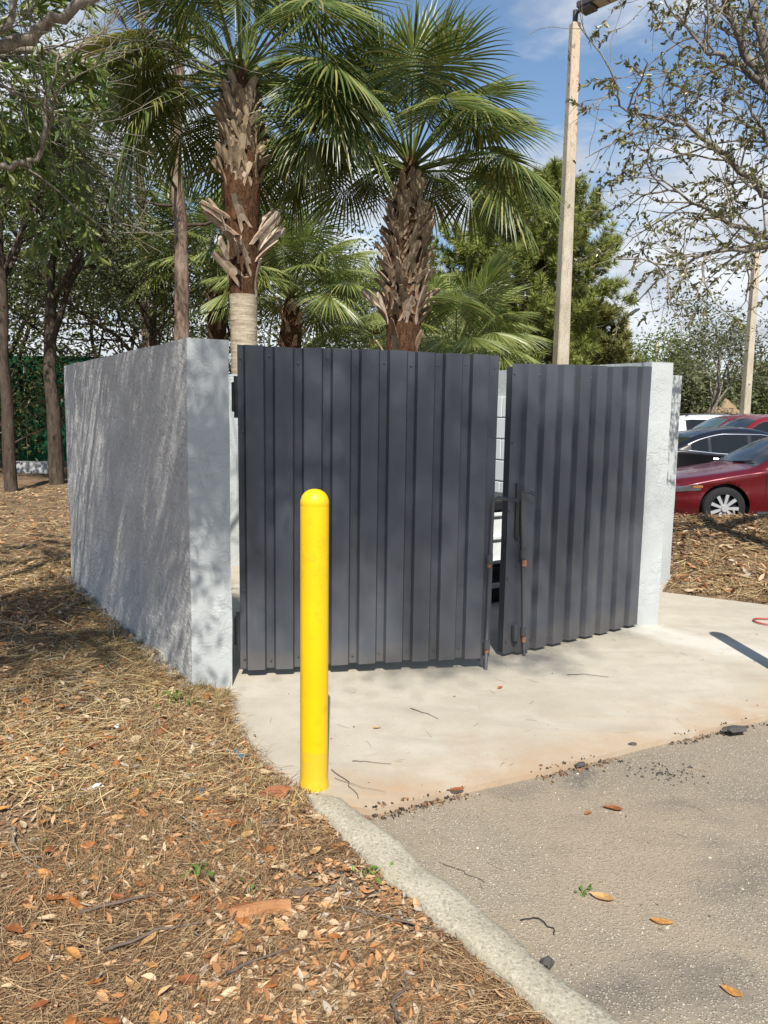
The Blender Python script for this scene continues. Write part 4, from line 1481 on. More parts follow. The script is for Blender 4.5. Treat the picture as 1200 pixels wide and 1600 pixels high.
for k, (cnt, sp, ti) in {6: (4, .35, .3), 7: (3, .35, .3), 8: (4, .4, .35), 9: (4, .4, .3), 10: (8, .4, .2), 11: (8, .4, .2), 12: (16, .65, .3), 13: (12, .65, .25)}.items():
    p = np.array(limbs[k][0])
    for i in range(cnt):
        t_ = rng.uniform(ti, 1) * (len(p) - 1)
        c_ = np.array([np.interp(t_, np.arange(len(p)), p[:, a]) for a in range(3)]) + rng.normal(0, sp, 3) * (1, 1, .5)
        if c_[0] + OB2[0] > -.45 and c_[2] < 8.5:
            continue
        shade.append(c_)
sd_ = np.array(sun_dir)
for i in range(46):                                  # unseen sprays added in the sun's way to shade long wall and gates
    u_ = rng.random()
    tgt = np.array([WALL_A[0] + (WALL_B[0] - WALL_A[0]) * u_ + .12, WALL_A[1] + (WALL_B[1] - WALL_A[1]) * u_, rng.uniform(-.1, 2.15)])
    t_ = max(3.6, (.60 * tgt[1] + 1.75 - tgt[2]) / (sd_[2] - .60 * sd_[1])) + rng.uniform(0, 1.1)      # high enough to stay out of view
    shade.append(tgt + sd_ * t_ + rng.normal(0, .10, 3) - OB2)
for i in range(74):
    u_ = rng.random()
    tgt = np.array([-1.0 + 2.9 * u_, 4.45 + 1.2 * max(0, u_ - .55) / .45, .35 + 1.75 * rng.random() ** .7])
    shade.append(tgt + sd_ * rng.uniform(11.5, 15) + rng.normal(0, .2, 3) - OB2)
put('shade_crown', crown_mesh('shade_crown', np.array(shade), 95, .12, (.07, .12), LANCE_LEAF, rng, .55, .5, True, 1.3), tl, kind='stuff')
put('crown', crown_mesh('crown', np.array(over), 9, .14, (.07, .12), LANCE_LEAF, rng, .55, .4, True), tl, kind='stuff')

# ------------------------------------------------------------------ lamp posts
m = NT('weathered_concrete_post')
p = m.xyz()
n1, n2 = m.noise(4, 5, .6, 0, m.mapping((1, 1, .3))), m.noise(40, 5, .7)
base = m.mix(m.ramp(n1, (.35, 0), (.65, 1)), (.36, .315, .235), (.50, .45, .355))
base = m.mix(m.ramp(n2, (.3, .5), (.48, 0)), base, (.22, .19, .15))
crk = m.ramp(m.noise(3.2, 5, .7, .8, m.mapping((2.2, 2.2, .55))), (.485, 0), (.498, 1), (.502, 1), (.515, 0))
topz = m.n('ShaderNodeMapRange')
m.l(p[2], topz.inputs['Value'])
topz.inputs['From Min'].default_value = 5.6
topz.inputs['From Max'].default_value = 6.6
hi = topz.outputs[0]
spots = m.math('MULTIPLY', m.math('MULTIPLY', m.ramp(m.noise(9, 5, .7, .5, m.mapping((1, 1, .6))), (.56, 0), (.61, 1)), hi), m.ramp(m.noise(1.7, 3, .5, 0, m.mapping((3, 3, .8))), (.42, 0), (.55, 1)))
base = m.mix(m.math('MULTIPLY', hi, .5), base, (.62, .47, .34))
base = m.mix(m.math('MULTIPLY', crk, .55), base, (.16, .12, .09))
base = m.mix(spots, base, (.10, .042, .022))
m.set(base, .9, .2)
m.bump(m.math('SUBTRACT', m.math('ADD', n2, n1), spots), .5, .012)
POST = m.m
BRONZE = plain('dark_bronze_metal', (.05, .045, .042), .45, .5)
LENS = plain('dull_lamp_lens', (.36, .30, .22), .35, .5)


def square_post(h, w0, w1):
    V, F = [], []
    n = 10
    for j in range(n + 1):
        t = j / n
        w = (w0 * (1 - t) + w1 * t) / 2
        b = w * .16
        z = -.3 + (h + .3) * t
        for (x, y) in [(-w + b, -w), (w - b, -w), (w, -w + b), (w, w - b), (w - b, w), (-w + b, w), (-w, w - b), (-w, -w + b)]:
            V.append((x, y, z))
    for j in range(n):
        for i in range(8):
            F.append((j * 8 + i, j * 8 + (i + 1) % 8, (j + 1) * 8 + (i + 1) % 8, (j + 1) * 8 + i))
    F.append(list(range(n * 8, n * 8 + 8)))
    return mesh_from('post', V, F, POST)


def lamp_post(label, loc, h, w0, w1, head_rz, twist=.25, cat='lamp post', tilt=.05):
    t = thing('lamp_post', label, cat, (loc[0], loc[1], 0), 0, 'concrete lamp posts')
    put('post', square_post(h, w0, w1), t, (0, 0, 0), twist)
    put('bracket', MB().tube([(0, 0, h - .05), (0, 0, h + .22)], .048, 12).tube([(0, 0, h + .17), (.12 * math.cos(head_rz), .12 * math.sin(head_rz), h + .2)], .03, 8).mesh('bracket', BRONZE), t)
    hd = put('lamp_head', MB().box((.48, 0, .03), (.76, .32, .10), 0, .02).mesh('lamp_head', BRONZE), t, (0, 0, h + .19), head_rz)
    hd.rotation_euler = (0, -tilt, head_rz)
    put('driver_box', MB().box((.24, 0, -.03), (.24, .27, .07), 0, .015).mesh('driver_box', BRONZE), hd)
    for x in (.50, .715):
        put('lens', MB().box((x, 0, -.022), (.19, .27, .02), 0, .004).mesh('lens', LENS), hd)
    return t


lamp_post('tall square concrete lamp post behind the right gate, rust stained near its top', (3.24, 14.5), 8.43, .275, .155, -.75)
lamp_post('square concrete lamp post beyond the parked cars near the right edge', (12.52, 27), 7.15, .29, .2, .3)
lamp_post('slim far lamp post with its arm raised, left of the right pillar top', (13.8, 45), 7.1, .24, .16, .5, tilt=.5)
ps = thing('post', 'short thin cream post showing just above the right pillar', 'post', (20.4, 59, 0))
put('pole', MB().lathe([(.16, -.2), (.15, 3), (.13, 7.15), (.05, 7.2)], (0, 0, 0), 10).mesh('pole', plain('cream_post_paint', (.6, .53, .33), .7)), ps)

# ------------------------------------------------------------------ green screen and barrier in the wood
SCREEN = NT('green_screen_mesh')
q = SCREEN.xyz()
wv = SCREEN.math('ADD', SCREEN.ramp(SCREEN.math('FRACT', SCREEN.math('MULTIPLY', q[2], 5.5)), (.0, 1), (.12, 0)), SCREEN.ramp(SCREEN.math('FRACT', SCREEN.math('MULTIPLY', q[0], 4)), (0, .6), (.1, 0)))
SCREEN.set(SCREEN.mix(wv, (.010, .085, .04), (.008, .03, .016)), .7, .2)
SCREEN.translucent((.02, .18, .08), .3)
fe = thing('screen_fence', 'green mesh screen on posts between the shaded trunks at far left', 'fence', (-13.5, 20.8, 0))
for i in range(4):
    put('screen_panel', MB().box((1.0 + i * 1.9, 0, 1.58), (1.84, .02, 2.8), 0, 0).mesh('screen_panel', SCREEN.m), fe)
for i in range(5):
    put('fence_post', MB().lathe([(.035, -.2), (.035, 3.1), (.01, 3.13)], (.05 + i * 1.9, .04, 0), 8).mesh('fence_post', DARK_BARK), fe)
for z in (.2, 1.55, 2.95):
    put('fence_rail', MB().tube([(0, .055, z), (7.7, .055, z)], .022, 6).mesh('fence_rail', DARK_BARK), fe)
ba = thing('concrete_barrier', 'low grey concrete barrier lying behind the shaded trunks', 'barrier', (-8.75, 19, -.05), .12)
put('body', MB().add([(-.55, -.18, 0), (.55, -.18, 0), (.55, .18, 0), (-.55, .18, 0), (-.53, -.1, .34), (.53, -.1, .34), (.53, .1, .34), (-.53, .1, .34)], [(0, 3, 2, 1), (4, 5, 6, 7), (0, 1, 5, 4), (1, 2, 6, 5), (2, 3, 7, 6), (3, 0, 4, 7)]).mesh('body', plain('dirty_barrier_concrete', (.33, .33, .33), .9, .2, 0, .3, 6)), ba)

# ------------------------------------------------------------------ cars
GLASS = NT('car_glass').set((.012, .014, .015), .06, .35).m
GLASS_G = NT('greenish_car_glass').set((.06, .10, .085), .06, .7).m
TYRE = plain('tyre_rubber', (.018, .018, .019), .85, .25)
RIM = NT('silver_rim').set((.46, .47, .49), .35, .5, .3).m
CHROME = NT('chrome_trim').set((.75, .76, .78), .22, .5, .9).m
SEAM = plain('dark_panel_gap', (.012, .012, .013), .7, .2)
BLACKP = plain('black_car_plastic', (.02, .02, .022), .6, .3)
LAMP = NT('headlamp_glass').set((.10, .10, .11), .1, .7).m
AMBER = NT('amber_lamp').set((.38, .16, .05), .3, .4).m


def paint(name, col, metal=.25):
    m = NT(name)
    m.set(col, .32, .5, metal)
    m.b.inputs['Coat Weight'].default_value = .55
    m.b.inputs['Coat Roughness'].default_value = .05
    return m.m


def smooth_interp(x, pts):
    px, pz = np.array([q[0] for q in pts]), np.array([q[1] for q in pts])
    xs = np.clip(x, px[0], px[-1])
    mm = np.gradient(pz, px)
    i = np.clip(np.searchsorted(px, xs) - 1, 0, len(px) - 2)
    h = px[i + 1] - px[i]
    t = (xs - px[i]) / h
    return (2 * t ** 3 - 3 * t ** 2 + 1) * pz[i] + (t ** 3 - 2 * t ** 2 + t) * h * mm[i] + (-2 * t ** 3 + 3 * t ** 2) * pz[i + 1] + (t ** 3 - t ** 2) * h * mm[i + 1]


def car(name, label, cat, loc, rz, spec, paint_m, glass=GLASS):
    top, belt, half, wheels, wr_, panes, screen, rear = (spec[k] for k in ('top', 'belt', 'half', 'wheels', 'wr', 'panes', 'screen', 'rear'))
    Lc = top[-1][0]
    T = lambda x: smooth_interp(x, top)
    Bt = lambda x: np.minimum(smooth_interp(x, belt), T(x) - .05)
    Hw = lambda x: smooth_interp(x, half)
    zb = lambda x: .2 + .12 * sstep(Lc - .9, Lc, x) + .05 * (1 - sstep(0, .5, x))

    def side(x, z):
        t, b, w, z0 = T(x), Bt(x), Hw(x), zb(x)
        lo = np.clip((b - z) / (b - z0), 0, 1)
        y = w * (1 - .07 * lo ** 3 - .012 * np.sin(lo * math.pi * 2))
        up_ = np.clip(z - b, 0, None)
        y = y - up_ * .40 - .015 * sstep(0, .03, up_)
        rho = .11
        k = np.clip((z - (t - rho)) / rho, 0, 1)
        return y - .10 * k ** 2.2 * np.clip(w, .5, 1)
    c = thing(name, label, cat, loc, rz)
    nX = 150
    xs = np.linspace(0, Lc, nX)
    nl, nu, nt = 22, 12, 7
    V = []
    for x in xs:
        x_ = np.array(x)
        z0, b, t = float(zb(x_)), float(Bt(x_)), float(T(x_))
        zs = list(np.linspace(z0, b, nl)) + list(b + (t - b) * np.linspace(0, 1, nu + 1)[1:] ** .8)
        ys = [float(side(x_, np.array(z))) for z in zs]
        yt = ys[-1]
        row = [(x, y, z) for y, z in zip(ys, zs)]
        for i in range(1, nt):
            s = i / (nt - 1)
            row.append((x, yt * (1 - s), t + .035 * (1 - (1 - s) ** 2)))
        V.append(row)
    nr = nl + nu + nt - 1
    V = np.array(V)
    keep = np.ones((nX - 1, nr - 1), bool)
    for wx in wheels:
        Ra = wr_ + .055
        cxs = (V[:-1, :-1, 0] + V[1:, 1:, 0]) / 2 - wx
        czs = (V[:-1, :-1, 2] + V[1:, 1:, 2]) / 2 - wr_
        ins = (np.hypot(cxs, czs) < Ra)
        ins[:, nl - 1:] = False
        keep &= ~ins
        dx, dz = V[:, :, 0] - wx, V[:, :, 2] - wr_
        dd = np.hypot(dx, dz) + 1e-6
        near_ = (np.abs(dd - Ra) < .03)
        near_[:, nl:] = False
        V[:, :, 0] = np.where(near_, wx + dx / dd * Ra, V[:, :, 0])
        V[:, :, 2] = np.where(near_, wr_ + dz / dd * Ra, V[:, :, 2])
    verts = V.reshape(-1, 3)
    mir = verts * np.array([1, -1, 1])
    F = [(i * nr + j, (i + 1) * nr + j, (i + 1) * nr + j + 1, i * nr + j + 1) for i in range(nX - 1) for j in range(nr - 1) if keep[i, j]]
    n0 = len(verts)
    F += [tuple(n0 + k for k in q[::-1]) for q in F]
    for i in (0, nX - 1):
        F.append([i * nr + j for j in range(nr)] + [n0 + i * nr + j for j in range(nr - 2, -1, -1)])
    put('body', mesh_from('body', np.concatenate([verts, mir]), F, paint_m, True), c)
    put('underbody', MB().box((Lc / 2, 0, .27), (Lc - .3, 1.25, .16), 0, .02).mesh('underbody', BLACKP), c)

    def patch(nm, x0, x1, lo_f, hi_f, mat, sgn, off=.006, n=22, mth=8):
        V2, F2 = [], []
        for x in np.linspace(x0, x1, n):
            a, b = lo_f(x), hi_f(x)
            for s in np.linspace(0, 1, mth):
                z = a + max(.001, b - a) * s
                V2.append((x, sgn * (float(side(np.array(x), np.array(z))) + off), z))
        F2 = [(i * mth + j, (i + 1) * mth + j, (i + 1) * mth + j + 1, i * mth + j + 1) for i in range(n - 1) for j in range(mth - 1)]
        return put(nm, mesh_from(nm, V2, F2, mat, True), c)
    for sgn in (-1, 1):
        edge = []
        for (x0, x1) in panes:
            lo_f = lambda x: float(Bt(np.array(x))) + .035
            hi_f = lambda x: min(float(T(np.array(x))) - .085, spec['wtop'])
            patch('side_window', x0, x1, lo_f, hi_f, glass, sgn)
        a, b = panes[0][0] - .05, panes[-1][1] + .06
        up_p = [(x, sgn * (float(side(np.array(x), np.array(max(Bt(np.array(x)) + .035, min(float(T(np.array(x))) - .075, spec['wtop'] + .012))))) + .008), max(float(Bt(np.array(x))) + .035, min(float(T(np.array(x))) - .075, spec['wtop'] + .012))) for x in np.linspace(a, b, 30)]
        lo_p = [(x, sgn * (float(side(np.array(x), np.array(Bt(np.array(x)) + .022))) + .008), float(Bt(np.array(x))) + .022) for x in np.linspace(a, b, 30)]
        tm = spec.get('trim', BLACKP)
        put('window_trim', MB().tube(up_p, .012, 6).tube(lo_p, .012, 6).mesh('window_trim', tm), c)
        for (x0, x1) in spec['handles']:
            z = float(Bt(np.array(x0))) - .07
            put('door_handle', MB().tube([(x0, sgn * (float(side(np.array(x0), np.array(z))) + .012), z), ((x0 + x1) / 2, sgn * (float(side(np.array(x0), np.array(z))) + .03), z), (x1, sgn * (float(side(np.array(x1), np.array(z))) + .012), z)], .013, 6).mesh('door_handle', tm if tm is CHROME else paint_m), c)
        patch('headlight', .06, .56, lambda x: .545 + .10 * x, lambda x: float(T(np.array(x))) - .075 - .06 * x, LAMP, sgn, .008)
        patch('turn_signal', .44, .58, lambda x: .60 + .07 * x, lambda x: .632 + .07 * x, AMBER, sgn, .013, 8, 3)
        patch('tail_light', Lc - .45, Lc - .05, lambda x: .78, lambda x: .92, AMBER if False else paint('tail_lamp_red', (.3, .01, .01)), sgn, .008, 8, 4)
        for xs_ in spec['seams']:
            zz = np.linspace(.36, float(Bt(np.array(xs_))) + .01, 14)
            put('panel_gap', MB().tube([(xs_ + .03 * math.sin(i * .2), sgn * (float(side(np.array(xs_), np.array(z))) + .0005), z) for i, z in enumerate(zz)], .004, 4).mesh('panel_gap', SEAM), c)
        hz = [(x, sgn * (float(side(np.array(x), np.array(float(Bt(np.array(x))) - .02))) + .0005), float(Bt(np.array(x))) - .02) for x in np.linspace(.5, spec['screen'][0], 14)]
        put('panel_gap', MB().tube(hz, .004, 4).mesh('panel_gap', SEAM), c)
        put('sill', MB().tube([(x, sgn * (float(side(np.array(x), np.array(.27))) - .02), .25) for x in np.linspace(wheels[0] + .5, wheels[1] - .5, 8)], .045, 8).mesh('sill', BLACKP), c)
        xm = panes[0][0] + .02
        zm = float(Bt(np.array(xm))) + .08
        ym = float(side(np.array(xm), np.array(zm)))
        put('mirror', MB().box((xm, sgn * (ym + .13), zm), (.12, .2, .13), 0, .04).box((xm, sgn * (ym + .03), zm - .03), (.07, .1, .04), 0, .01).mesh('mirror', paint_m), c)
    for nm, (x0, x1) in (('windscreen', screen), ('rear_window', rear)):
        V2 = []
        n, mth = 14, 12
        for x in np.linspace(x0, x1, n):
            yt = float(side(np.array(x), T(np.array(x)))) * .97
            for s in np.linspace(-1, 1, mth):
                V2.append((x, yt * s, float(T(np.array(x))) + .035 * (1 - abs(s) ** 2) + .006))
        put(nm, mesh_from(nm, V2, [(i * mth + j, (i + 1) * mth + j, (i + 1) * mth + j + 1, i * mth + j + 1) for i in range(n - 1) for j in range(mth - 1)], glass, True), c)
    put('wiper', MB().tube([(screen[0] + .06, -.5, float(T(np.array(screen[0] + .06))) + .05), (screen[0] - .02, 0, float(T(np.array(screen[0]))) + .04)], .012, 6).mesh('wiper', BLACKP), c)
    put('grille', MB().box((.03, 0, .48), (.06, 1.0, .2), 0, .02).mesh('grille', BLACKP), c)
    for wx in wheels:
        for sgn in (-1, 1):
            yw = float(Hw(np.array(wx))) - .115
            w = put('wheel', None, c, (wx, sgn * yw, wr_))
            put('tyre', MB().lathe([(wr_ * .66, -.1), (wr_ * .9, -.112), (wr_ * .975, -.095), (wr_, -.06), (wr_, .06), (wr_ * .975, .095), (wr_ * .9, .112), (wr_ * .66, .1)], (0, 0, 0), 36, 'Y', False).mesh('tyre', TYRE, True), w)
            put('arch_liner', MB().lathe([(wr_ + .054, -.09), (wr_ + .054, .02), (wr_ * .5, .03)], (0, -sgn * .06, 0), 36, 'Y', False).mesh('arch_liner', BLACKP), w)
            put('rim', MB().lathe([(wr_ * .70, -.095), (wr_ * .705, -.115), (wr_ * .66, -.112), (wr_ * .63, -.07), (wr_ * .6, .06)], (0, 0, 0), 36, 'Y', False).mesh('rim', RIM, True) if sgn < 0 else MB().lathe([(wr_ * .6, -.06), (wr_ * .63, .07), (wr_ * .66, .112), (wr_ * .705, .115), (wr_ * .7, .095)], (0, 0, 0), 36, 'Y', False).mesh('rim', RIM, True), w)
            put('hub', MB().lathe([(.055, -.02), (.05, .02)], (0, sgn * .098, 0), 14, 'Y').mesh('hub', RIM), w)
            put('brake', MB().lathe([(wr_ * .58, -.012), (wr_ * .58, .012)], (0, sgn * .03, 0), 24, 'Y').mesh('brake', BLACKP), w)
            sp_ = spec.get('spokes', 8)
            for i in range(sp_):
                a = 2 * math.pi * i / sp_
                mb = MB()
                r0, r1 = .045, wr_ * .66
                mb.add([(r0, -.1 * 0 + sgn * .088, -.018), (r1, sgn * .100, -.026), (r1, sgn * .100, .026), (r0, sgn * .088, .018), (r0, sgn * .065, -.018), (r1, sgn * .07, -.026), (r1, sgn * .07, .026), (r0, sgn * .065, .018)],
                       [(0, 1, 2, 3), (7, 6, 5, 4), (0, 4, 5, 1), (1, 5, 6, 2), (2, 6, 7, 3), (3, 7, 4, 0)])
                s_ = put('spoke', mb.mesh('spoke', RIM), w)
                s_.rotation_euler = (0, a, 0)
    return c


SEDAN = dict(top=[(0, .60), (.06, .70), (.25, .74), (.7, .815), (1.2, .90), (1.36, .93), (1.75, 1.14), (2.15, 1.35), (2.6, 1.44), (3.1, 1.425), (3.6, 1.31), (4.05, 1.12), (4.4, 1.07), (4.58, 1.0), (4.65, .7)],
             belt=[(0, .56), (.5, .70), (1.3, .865), (2.2, .91), (3.2, .96), (4.2, 1.0), (4.65, .9)], half=[(0, .60), (.08, .72), (.3, .83), (.8, .89), (1.6, .90), (3.2, .90), (4.1, .86), (4.5, .78), (4.65, .66)],
             wheels=(.93, 3.6), wr=.325, panes=[(1.86, 2.62), (2.70, 3.38), (3.44, 3.76)], screen=(1.42, 2.10), rear=(3.45, 4.0), wtop=1.33, handles=[(2.42, 2.58), (3.2, 3.36)], seams=(1.5, 2.66, 3.42))
SUV = dict(top=[(0, .75), (.06, .92), (.3, 1.03), (1.0, 1.12), (1.25, 1.16), (1.6, 1.40), (1.95, 1.62), (2.4, 1.70), (3.4, 1.70), (4.0, 1.64), (4.35, 1.5), (4.55, 1.15), (4.62, .8)],
           belt=[(0, .72), (.5, .92), (1.2, 1.05), (2.5, 1.06), (4.2, 1.1), (4.62, .95)], half=[(0, .66), (.1, .80), (.5, .90), (1.5, .93), (3.6, .93), (4.3, .90), (4.62, .78)],
           wheels=(.92, 3.62), wr=.36, panes=[(1.66, 2.45), (2.53, 3.3), (3.38, 4.1)], screen=(1.32, 1.9), rear=(4.2, 4.5), wtop=1.56, handles=[(2.2, 2.38), (3.1, 3.28)], seams=(1.45, 2.49, 3.34))
car('parked_car', 'glossy burgundy sedan parked nearest, its front wheel just above the mulch bed', 'car', (4.22, 12.42, -.09), 0, dict(SEDAN, spokes=9), paint('burgundy_paint', (.115, .004, .008), .3))
car('parked_car', 'black sedan with chrome window trim parked behind the burgundy one', 'car', (9.45, 15.15, -.05), math.pi, dict(SEDAN, trim=CHROME), paint('black_paint', (.008, .008, .010), .1))
car('parked_car', 'tall red car at the right edge showing its dark sloping windscreen', 'car', (6.25, 17.6, -.05), 0, dict(SUV), paint('red_paint', (.20, .012, .016), .2))
car('parked_car', 'dark red car with pale green side windows behind the black sedan', 'car', (6.95, 20.6, -.05), 0, dict(SUV, wr=.34), paint('dull_red_paint', (.14, .014, .018), .2), GLASS_G)
sv = car('parked_car', 'white car with roof rails farthest back beside the tan mound', 'car', (13.35, 24.6, -.05), math.pi, dict(SUV), paint('white_paint', (.72, .73, .74), 0))
for s in (-1, 1):
    put('roof_rail', MB().tube([(1.9, s * .62, 1.66), (2.05, s * .62, 1.76), (3.9, s * .6, 1.75), (4.05, s * .6, 1.68)], .02, 6).mesh('roof_rail', BLACKP), sv)

# tan mound beyond the cars
m = NT('straw_mound')
n1 = m.noise(9, 6, .7)
m.set(m.mix(n1, (.16, .11, .06), (.42, .32, .2)), .95, .1)
m.bump(n1, .9, .08)
bm = bmesh.new()
bmesh.ops.create_icosphere(bm, subdivisions=4, radius=1)
for w in bm.verts:
    k = 1 + .16 * (vnoise(w.co.x * 2 + w.co.z, w.co.y * 2 + w.co.z * 1.3, 1.5) - .5) * 2 + .05 * (vnoise(w.co.x * 8, w.co.y * 8 + w.co.z * 5, 1.) - .5)
    w.co = Vector((w.co.x * 1.0 * k, w.co.y * .9 * k, max(0.0, w.co.z) ** .55 * 2.2 * k))
me = bpy.data.meshes.new('mound')
bm.to_mesh(me)
bm.free()
me.materials.append(m.m)
me.polygons.foreach_set('use_smooth', [True] * len(me.polygons))
thing('mulch_mound', 'rounded tan mound behind the white car beside the lamp post', 'mound', (14.0, 32.0, -.08), 0, None, me)

# red cable loop on the concrete at the right edge
pts = [(2.97 + .17 + .17 * math.cos(a) * 1.2, 5.9 + .10 * math.sin(a) + .02 * math.sin(3 * a), .012) for a in np.linspace(.3, 6.0, 40)]
thing('cable', 'thin red cable loop lying on the concrete at the right edge', 'cable', (0, 0, 0), 0, None, MB().tube(pts, .0065, 6).mesh('cable', plain('red_cable', (.35, .05, .04), .5)))

# ------------------------------------------------------------------ ground litter
rng = np.random.default_rng(500)
BED = [(.98, 1.0), (.84, 1.24), (.475, 1.84), (.16, 2.29), (-.09, 2.65), (-.325, 3.06), (-.47, 3.22), (-.60, 3.43), (-.70, 3.65), (-.77, 3.83), (-.845, 4.07), (-.88, 4.24), (-1.1, 4.24), (-2.98, 7.16), (-2.9, 7.6), (-1.5, 8.6), (-.3, 9.4), (.5, 9.5),
       (.5, 14), (-14, 17), (-14, 1.0)]
BED_R = [(2.62, 6.98), (3.35, 6.53), (4.1, 6.12), (5.0, 5.76), (5.6, 5.6), (12, 8.4), (12, 10.9), (2.7, 10.9), (2.3, 8.9), (2.98, 7.75), (2.78, 7.3)]


def sample_bed(n, ymax=16.0, right=False, power=1.9):
    """points on the mulch, thinning out with distance"""
    out = np.zeros((0, 2))
    while len(out) < n:
        m_ = n * 2
        r = (rng.random(m_) * (ymax ** (2 - power) - 1.5 ** (2 - power)) + 1.5 ** (2 - power)) ** (1 / (2 - power))
        if right:
            r = rng.uniform(5.8, 11, m_)
            x = rng.uniform(2.2, 7.5, m_)
            q = np.stack([x, r], 1)
            q = q[inside(BED_R, q[:, 0], q[:, 1])]
        else:
            x = r * rng.uniform(-.62, .52, m_)
            q = np.stack([x, r], 1)
            q = q[inside(BED, q[:, 0], q[:, 1])]
        out = np.concatenate([out, q])
    return out[:n]


def lift(q, dz=0.0):
    return np.stack([q[:, 0], q[:, 1], ground_h(q[:, 0], q[:, 1]) + dz], 1)


def litter_mat(name, *stops, rough=.85, spec=.2, tr=None):
    m = NT(name)
    c = m.ramp(m.island(), *stops)
    m.set(c, rough, spec)
    if tr:
        m.translucent(tr, .15)
    return m.m


STRAW = litter_mat('pine_straw', (0, (.10, .056, .029)), (.35, (.20, .118, .06)), (.7, (.33, .215, .115)), (1, (.46, .34, .19)))
GOLDSTRAW = litter_mat('golden_dry_straw', (0, (.20, .13, .06)), (.4, (.36, .25, .115)), (.75, (.50, .38, .19)), (1, (.60, .49, .28)))
CHIP = litter_mat('bark_chips', (0, (.07, .045, .028)), (.4, (.18, .115, .068)), (.75, (.33, .22, .125)), (1, (.46, .35, .23)))
OAKLITTER = litter_mat('dead_leaf_mix', (0, (.16, .08, .04)), (.3, (.36, .17, .07)), (.6, (.44, .26, .13)), (.85, (.50, .385, .26)), (1, (.34, .30, .25)), rough=.8, spec=.12)
DRYGRASS = litter_mat('dry_grass', (0, (.16, .12, .05)), (.4, (.33, .25, .115)), (.75, (.48, .39, .20)), (.9, (.16, .17, .055)), (1, (.10, .13, .04)), tr=(.4, .3, .12))


def needles(name, q, L, w, mat, zmax, tilt, bend=.25):
    n = len(q)
    p = lift(q)
    a = rng.uniform(0, 6.283, n)
    # needles lie in drifts
    drift = vnoise(q[:, 0], q[:, 1], .9) * 6.28
    a = np.where(rng.random(n) < .45, drift + rng.normal(0, .45, n), a)
    el = rng.normal(0, tilt, n)
    d = np.stack([np.cos(a) * np.cos(el), np.sin(a) * np.cos(el), np.sin(el)], 1)
    ln = rng.uniform(L[0], L[1], n)
    p[:, 2] += rng.uniform(.0, 1, n) ** 1.5 * zmax + np.abs(d[:, 2]) * ln * .45
    b = basis_from(d, rng.normal(0, .5, n))
    cv = rng.normal(0, bend, n)
    t = [(-.5, -1, 0), (-.5, 1, 0), (-.17, -1, .5), (-.17, 1, .5), (.17, -1, .5), (.17, 1, .5), (.5, -.6, 0), (.5, .6, 0)]
    tv = np.array(t)[None].repeat(n, 0)
    off = np.array([0, 0, 1, 1, 1, 1, 0, 0])[None] * (cv * .18)[:, None] * ln[:, None]
    ww = rng.uniform(w[0], w[1], n)
    loc = np.stack([tv[:, :, 0] * ln[:, None], tv[:, :, 1] * ww[:, None] + off, tv[:, :, 2] * (rng.uniform(0, .06, n) * ln)[:, None]], 2)
    v = np.einsum('nij,nkj->nki', b, loc) + p[:, None, :]
    k = (np.arange(n) * 8)[:, None, None]
    f = (np.array([(0, 2, 3, 1), (2, 4, 5, 3), (4, 6, 7, 5)])[None] + k).reshape(-1, 4)
    put(name, mesh_from(name, v.reshape(-1, 3), [f], mat), kind='stuff')


q = sample_bed(70000, 9.0, power=1.55)
keep = (vnoise(q[:, 0], q[:, 1], .8) + .25 * vnoise(q[:, 0], q[:, 1], 3.) > .36) | (q[:, 1] < 2.6)
bare = lambda q: (((q[:, 0] + .05) / .26) ** 2 + ((q[:, 1] - 2.48) / .13) ** 2 < 1) | (((q[:, 0] - .16) / .15) ** 2 + ((q[:, 1] - 2.24) / .08) ** 2 < 1)
keep &= ~(bare(q) & (rng.random(len(q)) < .85))
needles('pine_straw', q[keep], (.04, .135), (.0006, .0011), STRAW, .018, .09)
q = sample_bed(9000, 16, power=1.2)
needles('pine_straw', q[q[:, 1] > 4.5], (.10, .28), (.0014, .003), GOLDSTRAW, .02, .12)
q = sample_bed(26000, 8, power=1.0)
needles('golden_straw', q[(q[:, 1] > 2.9) & (vnoise(q[:, 0] + 4, q[:, 1], .7) > .38)], (.05, .16), (.0008, .0017), GOLDSTRAW, .022, .14)
needles('pine_straw', sample_bed(9000, right=True), (.08, .22), (.0013, .0028), STRAW, .03, .15)
needles('golden_straw', sample_bed(15000, right=True), (.06, .18), (.0013, .0028), GOLDSTRAW, .035, .15)


def chips(name, q, s, mat, zmax, tilt=.3):
    n = len(q)
    p = lift(q)
    d = rand_dirs(n, rng, tilt)
    b = basis_from(d, rng.normal(0, .45, n))
    sc = rng.uniform(s[0], s[1], n) * rng.uniform(.4, 1, n)
    p[:, 2] += .002 + rng.random(n) ** 2 * zmax
    tv = [(-.5, -.2, 0), (-.2, -.32, .05), (.3, -.25, .06), (.5, .05, 0), (.25, .28, .04), (-.3, .24, .07)]
    v, f = scatter(tv, [(0, 1, 2, 3), (0, 3, 4, 5)], p, b, np.stack([sc, sc * rng.uniform(.35, 1.0, n), sc], 1))
    put(name, mesh_from(name, v, f, mat), kind='stuff')


q = sample_bed(42000, 8.0, power=1.5)
cl = vnoise(q[:, 0] + 2, q[:, 1] + 8, 2.2)
chips('bark_litter', q[(cl > .38) | (rng.random(len(q)) < .35)], (.006, .036), CHIP, .014)
q = sample_bed(9000, 16, power=1.0)
chips('bark_litter', q[q[:, 1] > 5.5], (.02, .075), CHIP, .02)
chips('bark_litter', sample_bed(9000, right=True), (.03, .10), CHIP, .03)

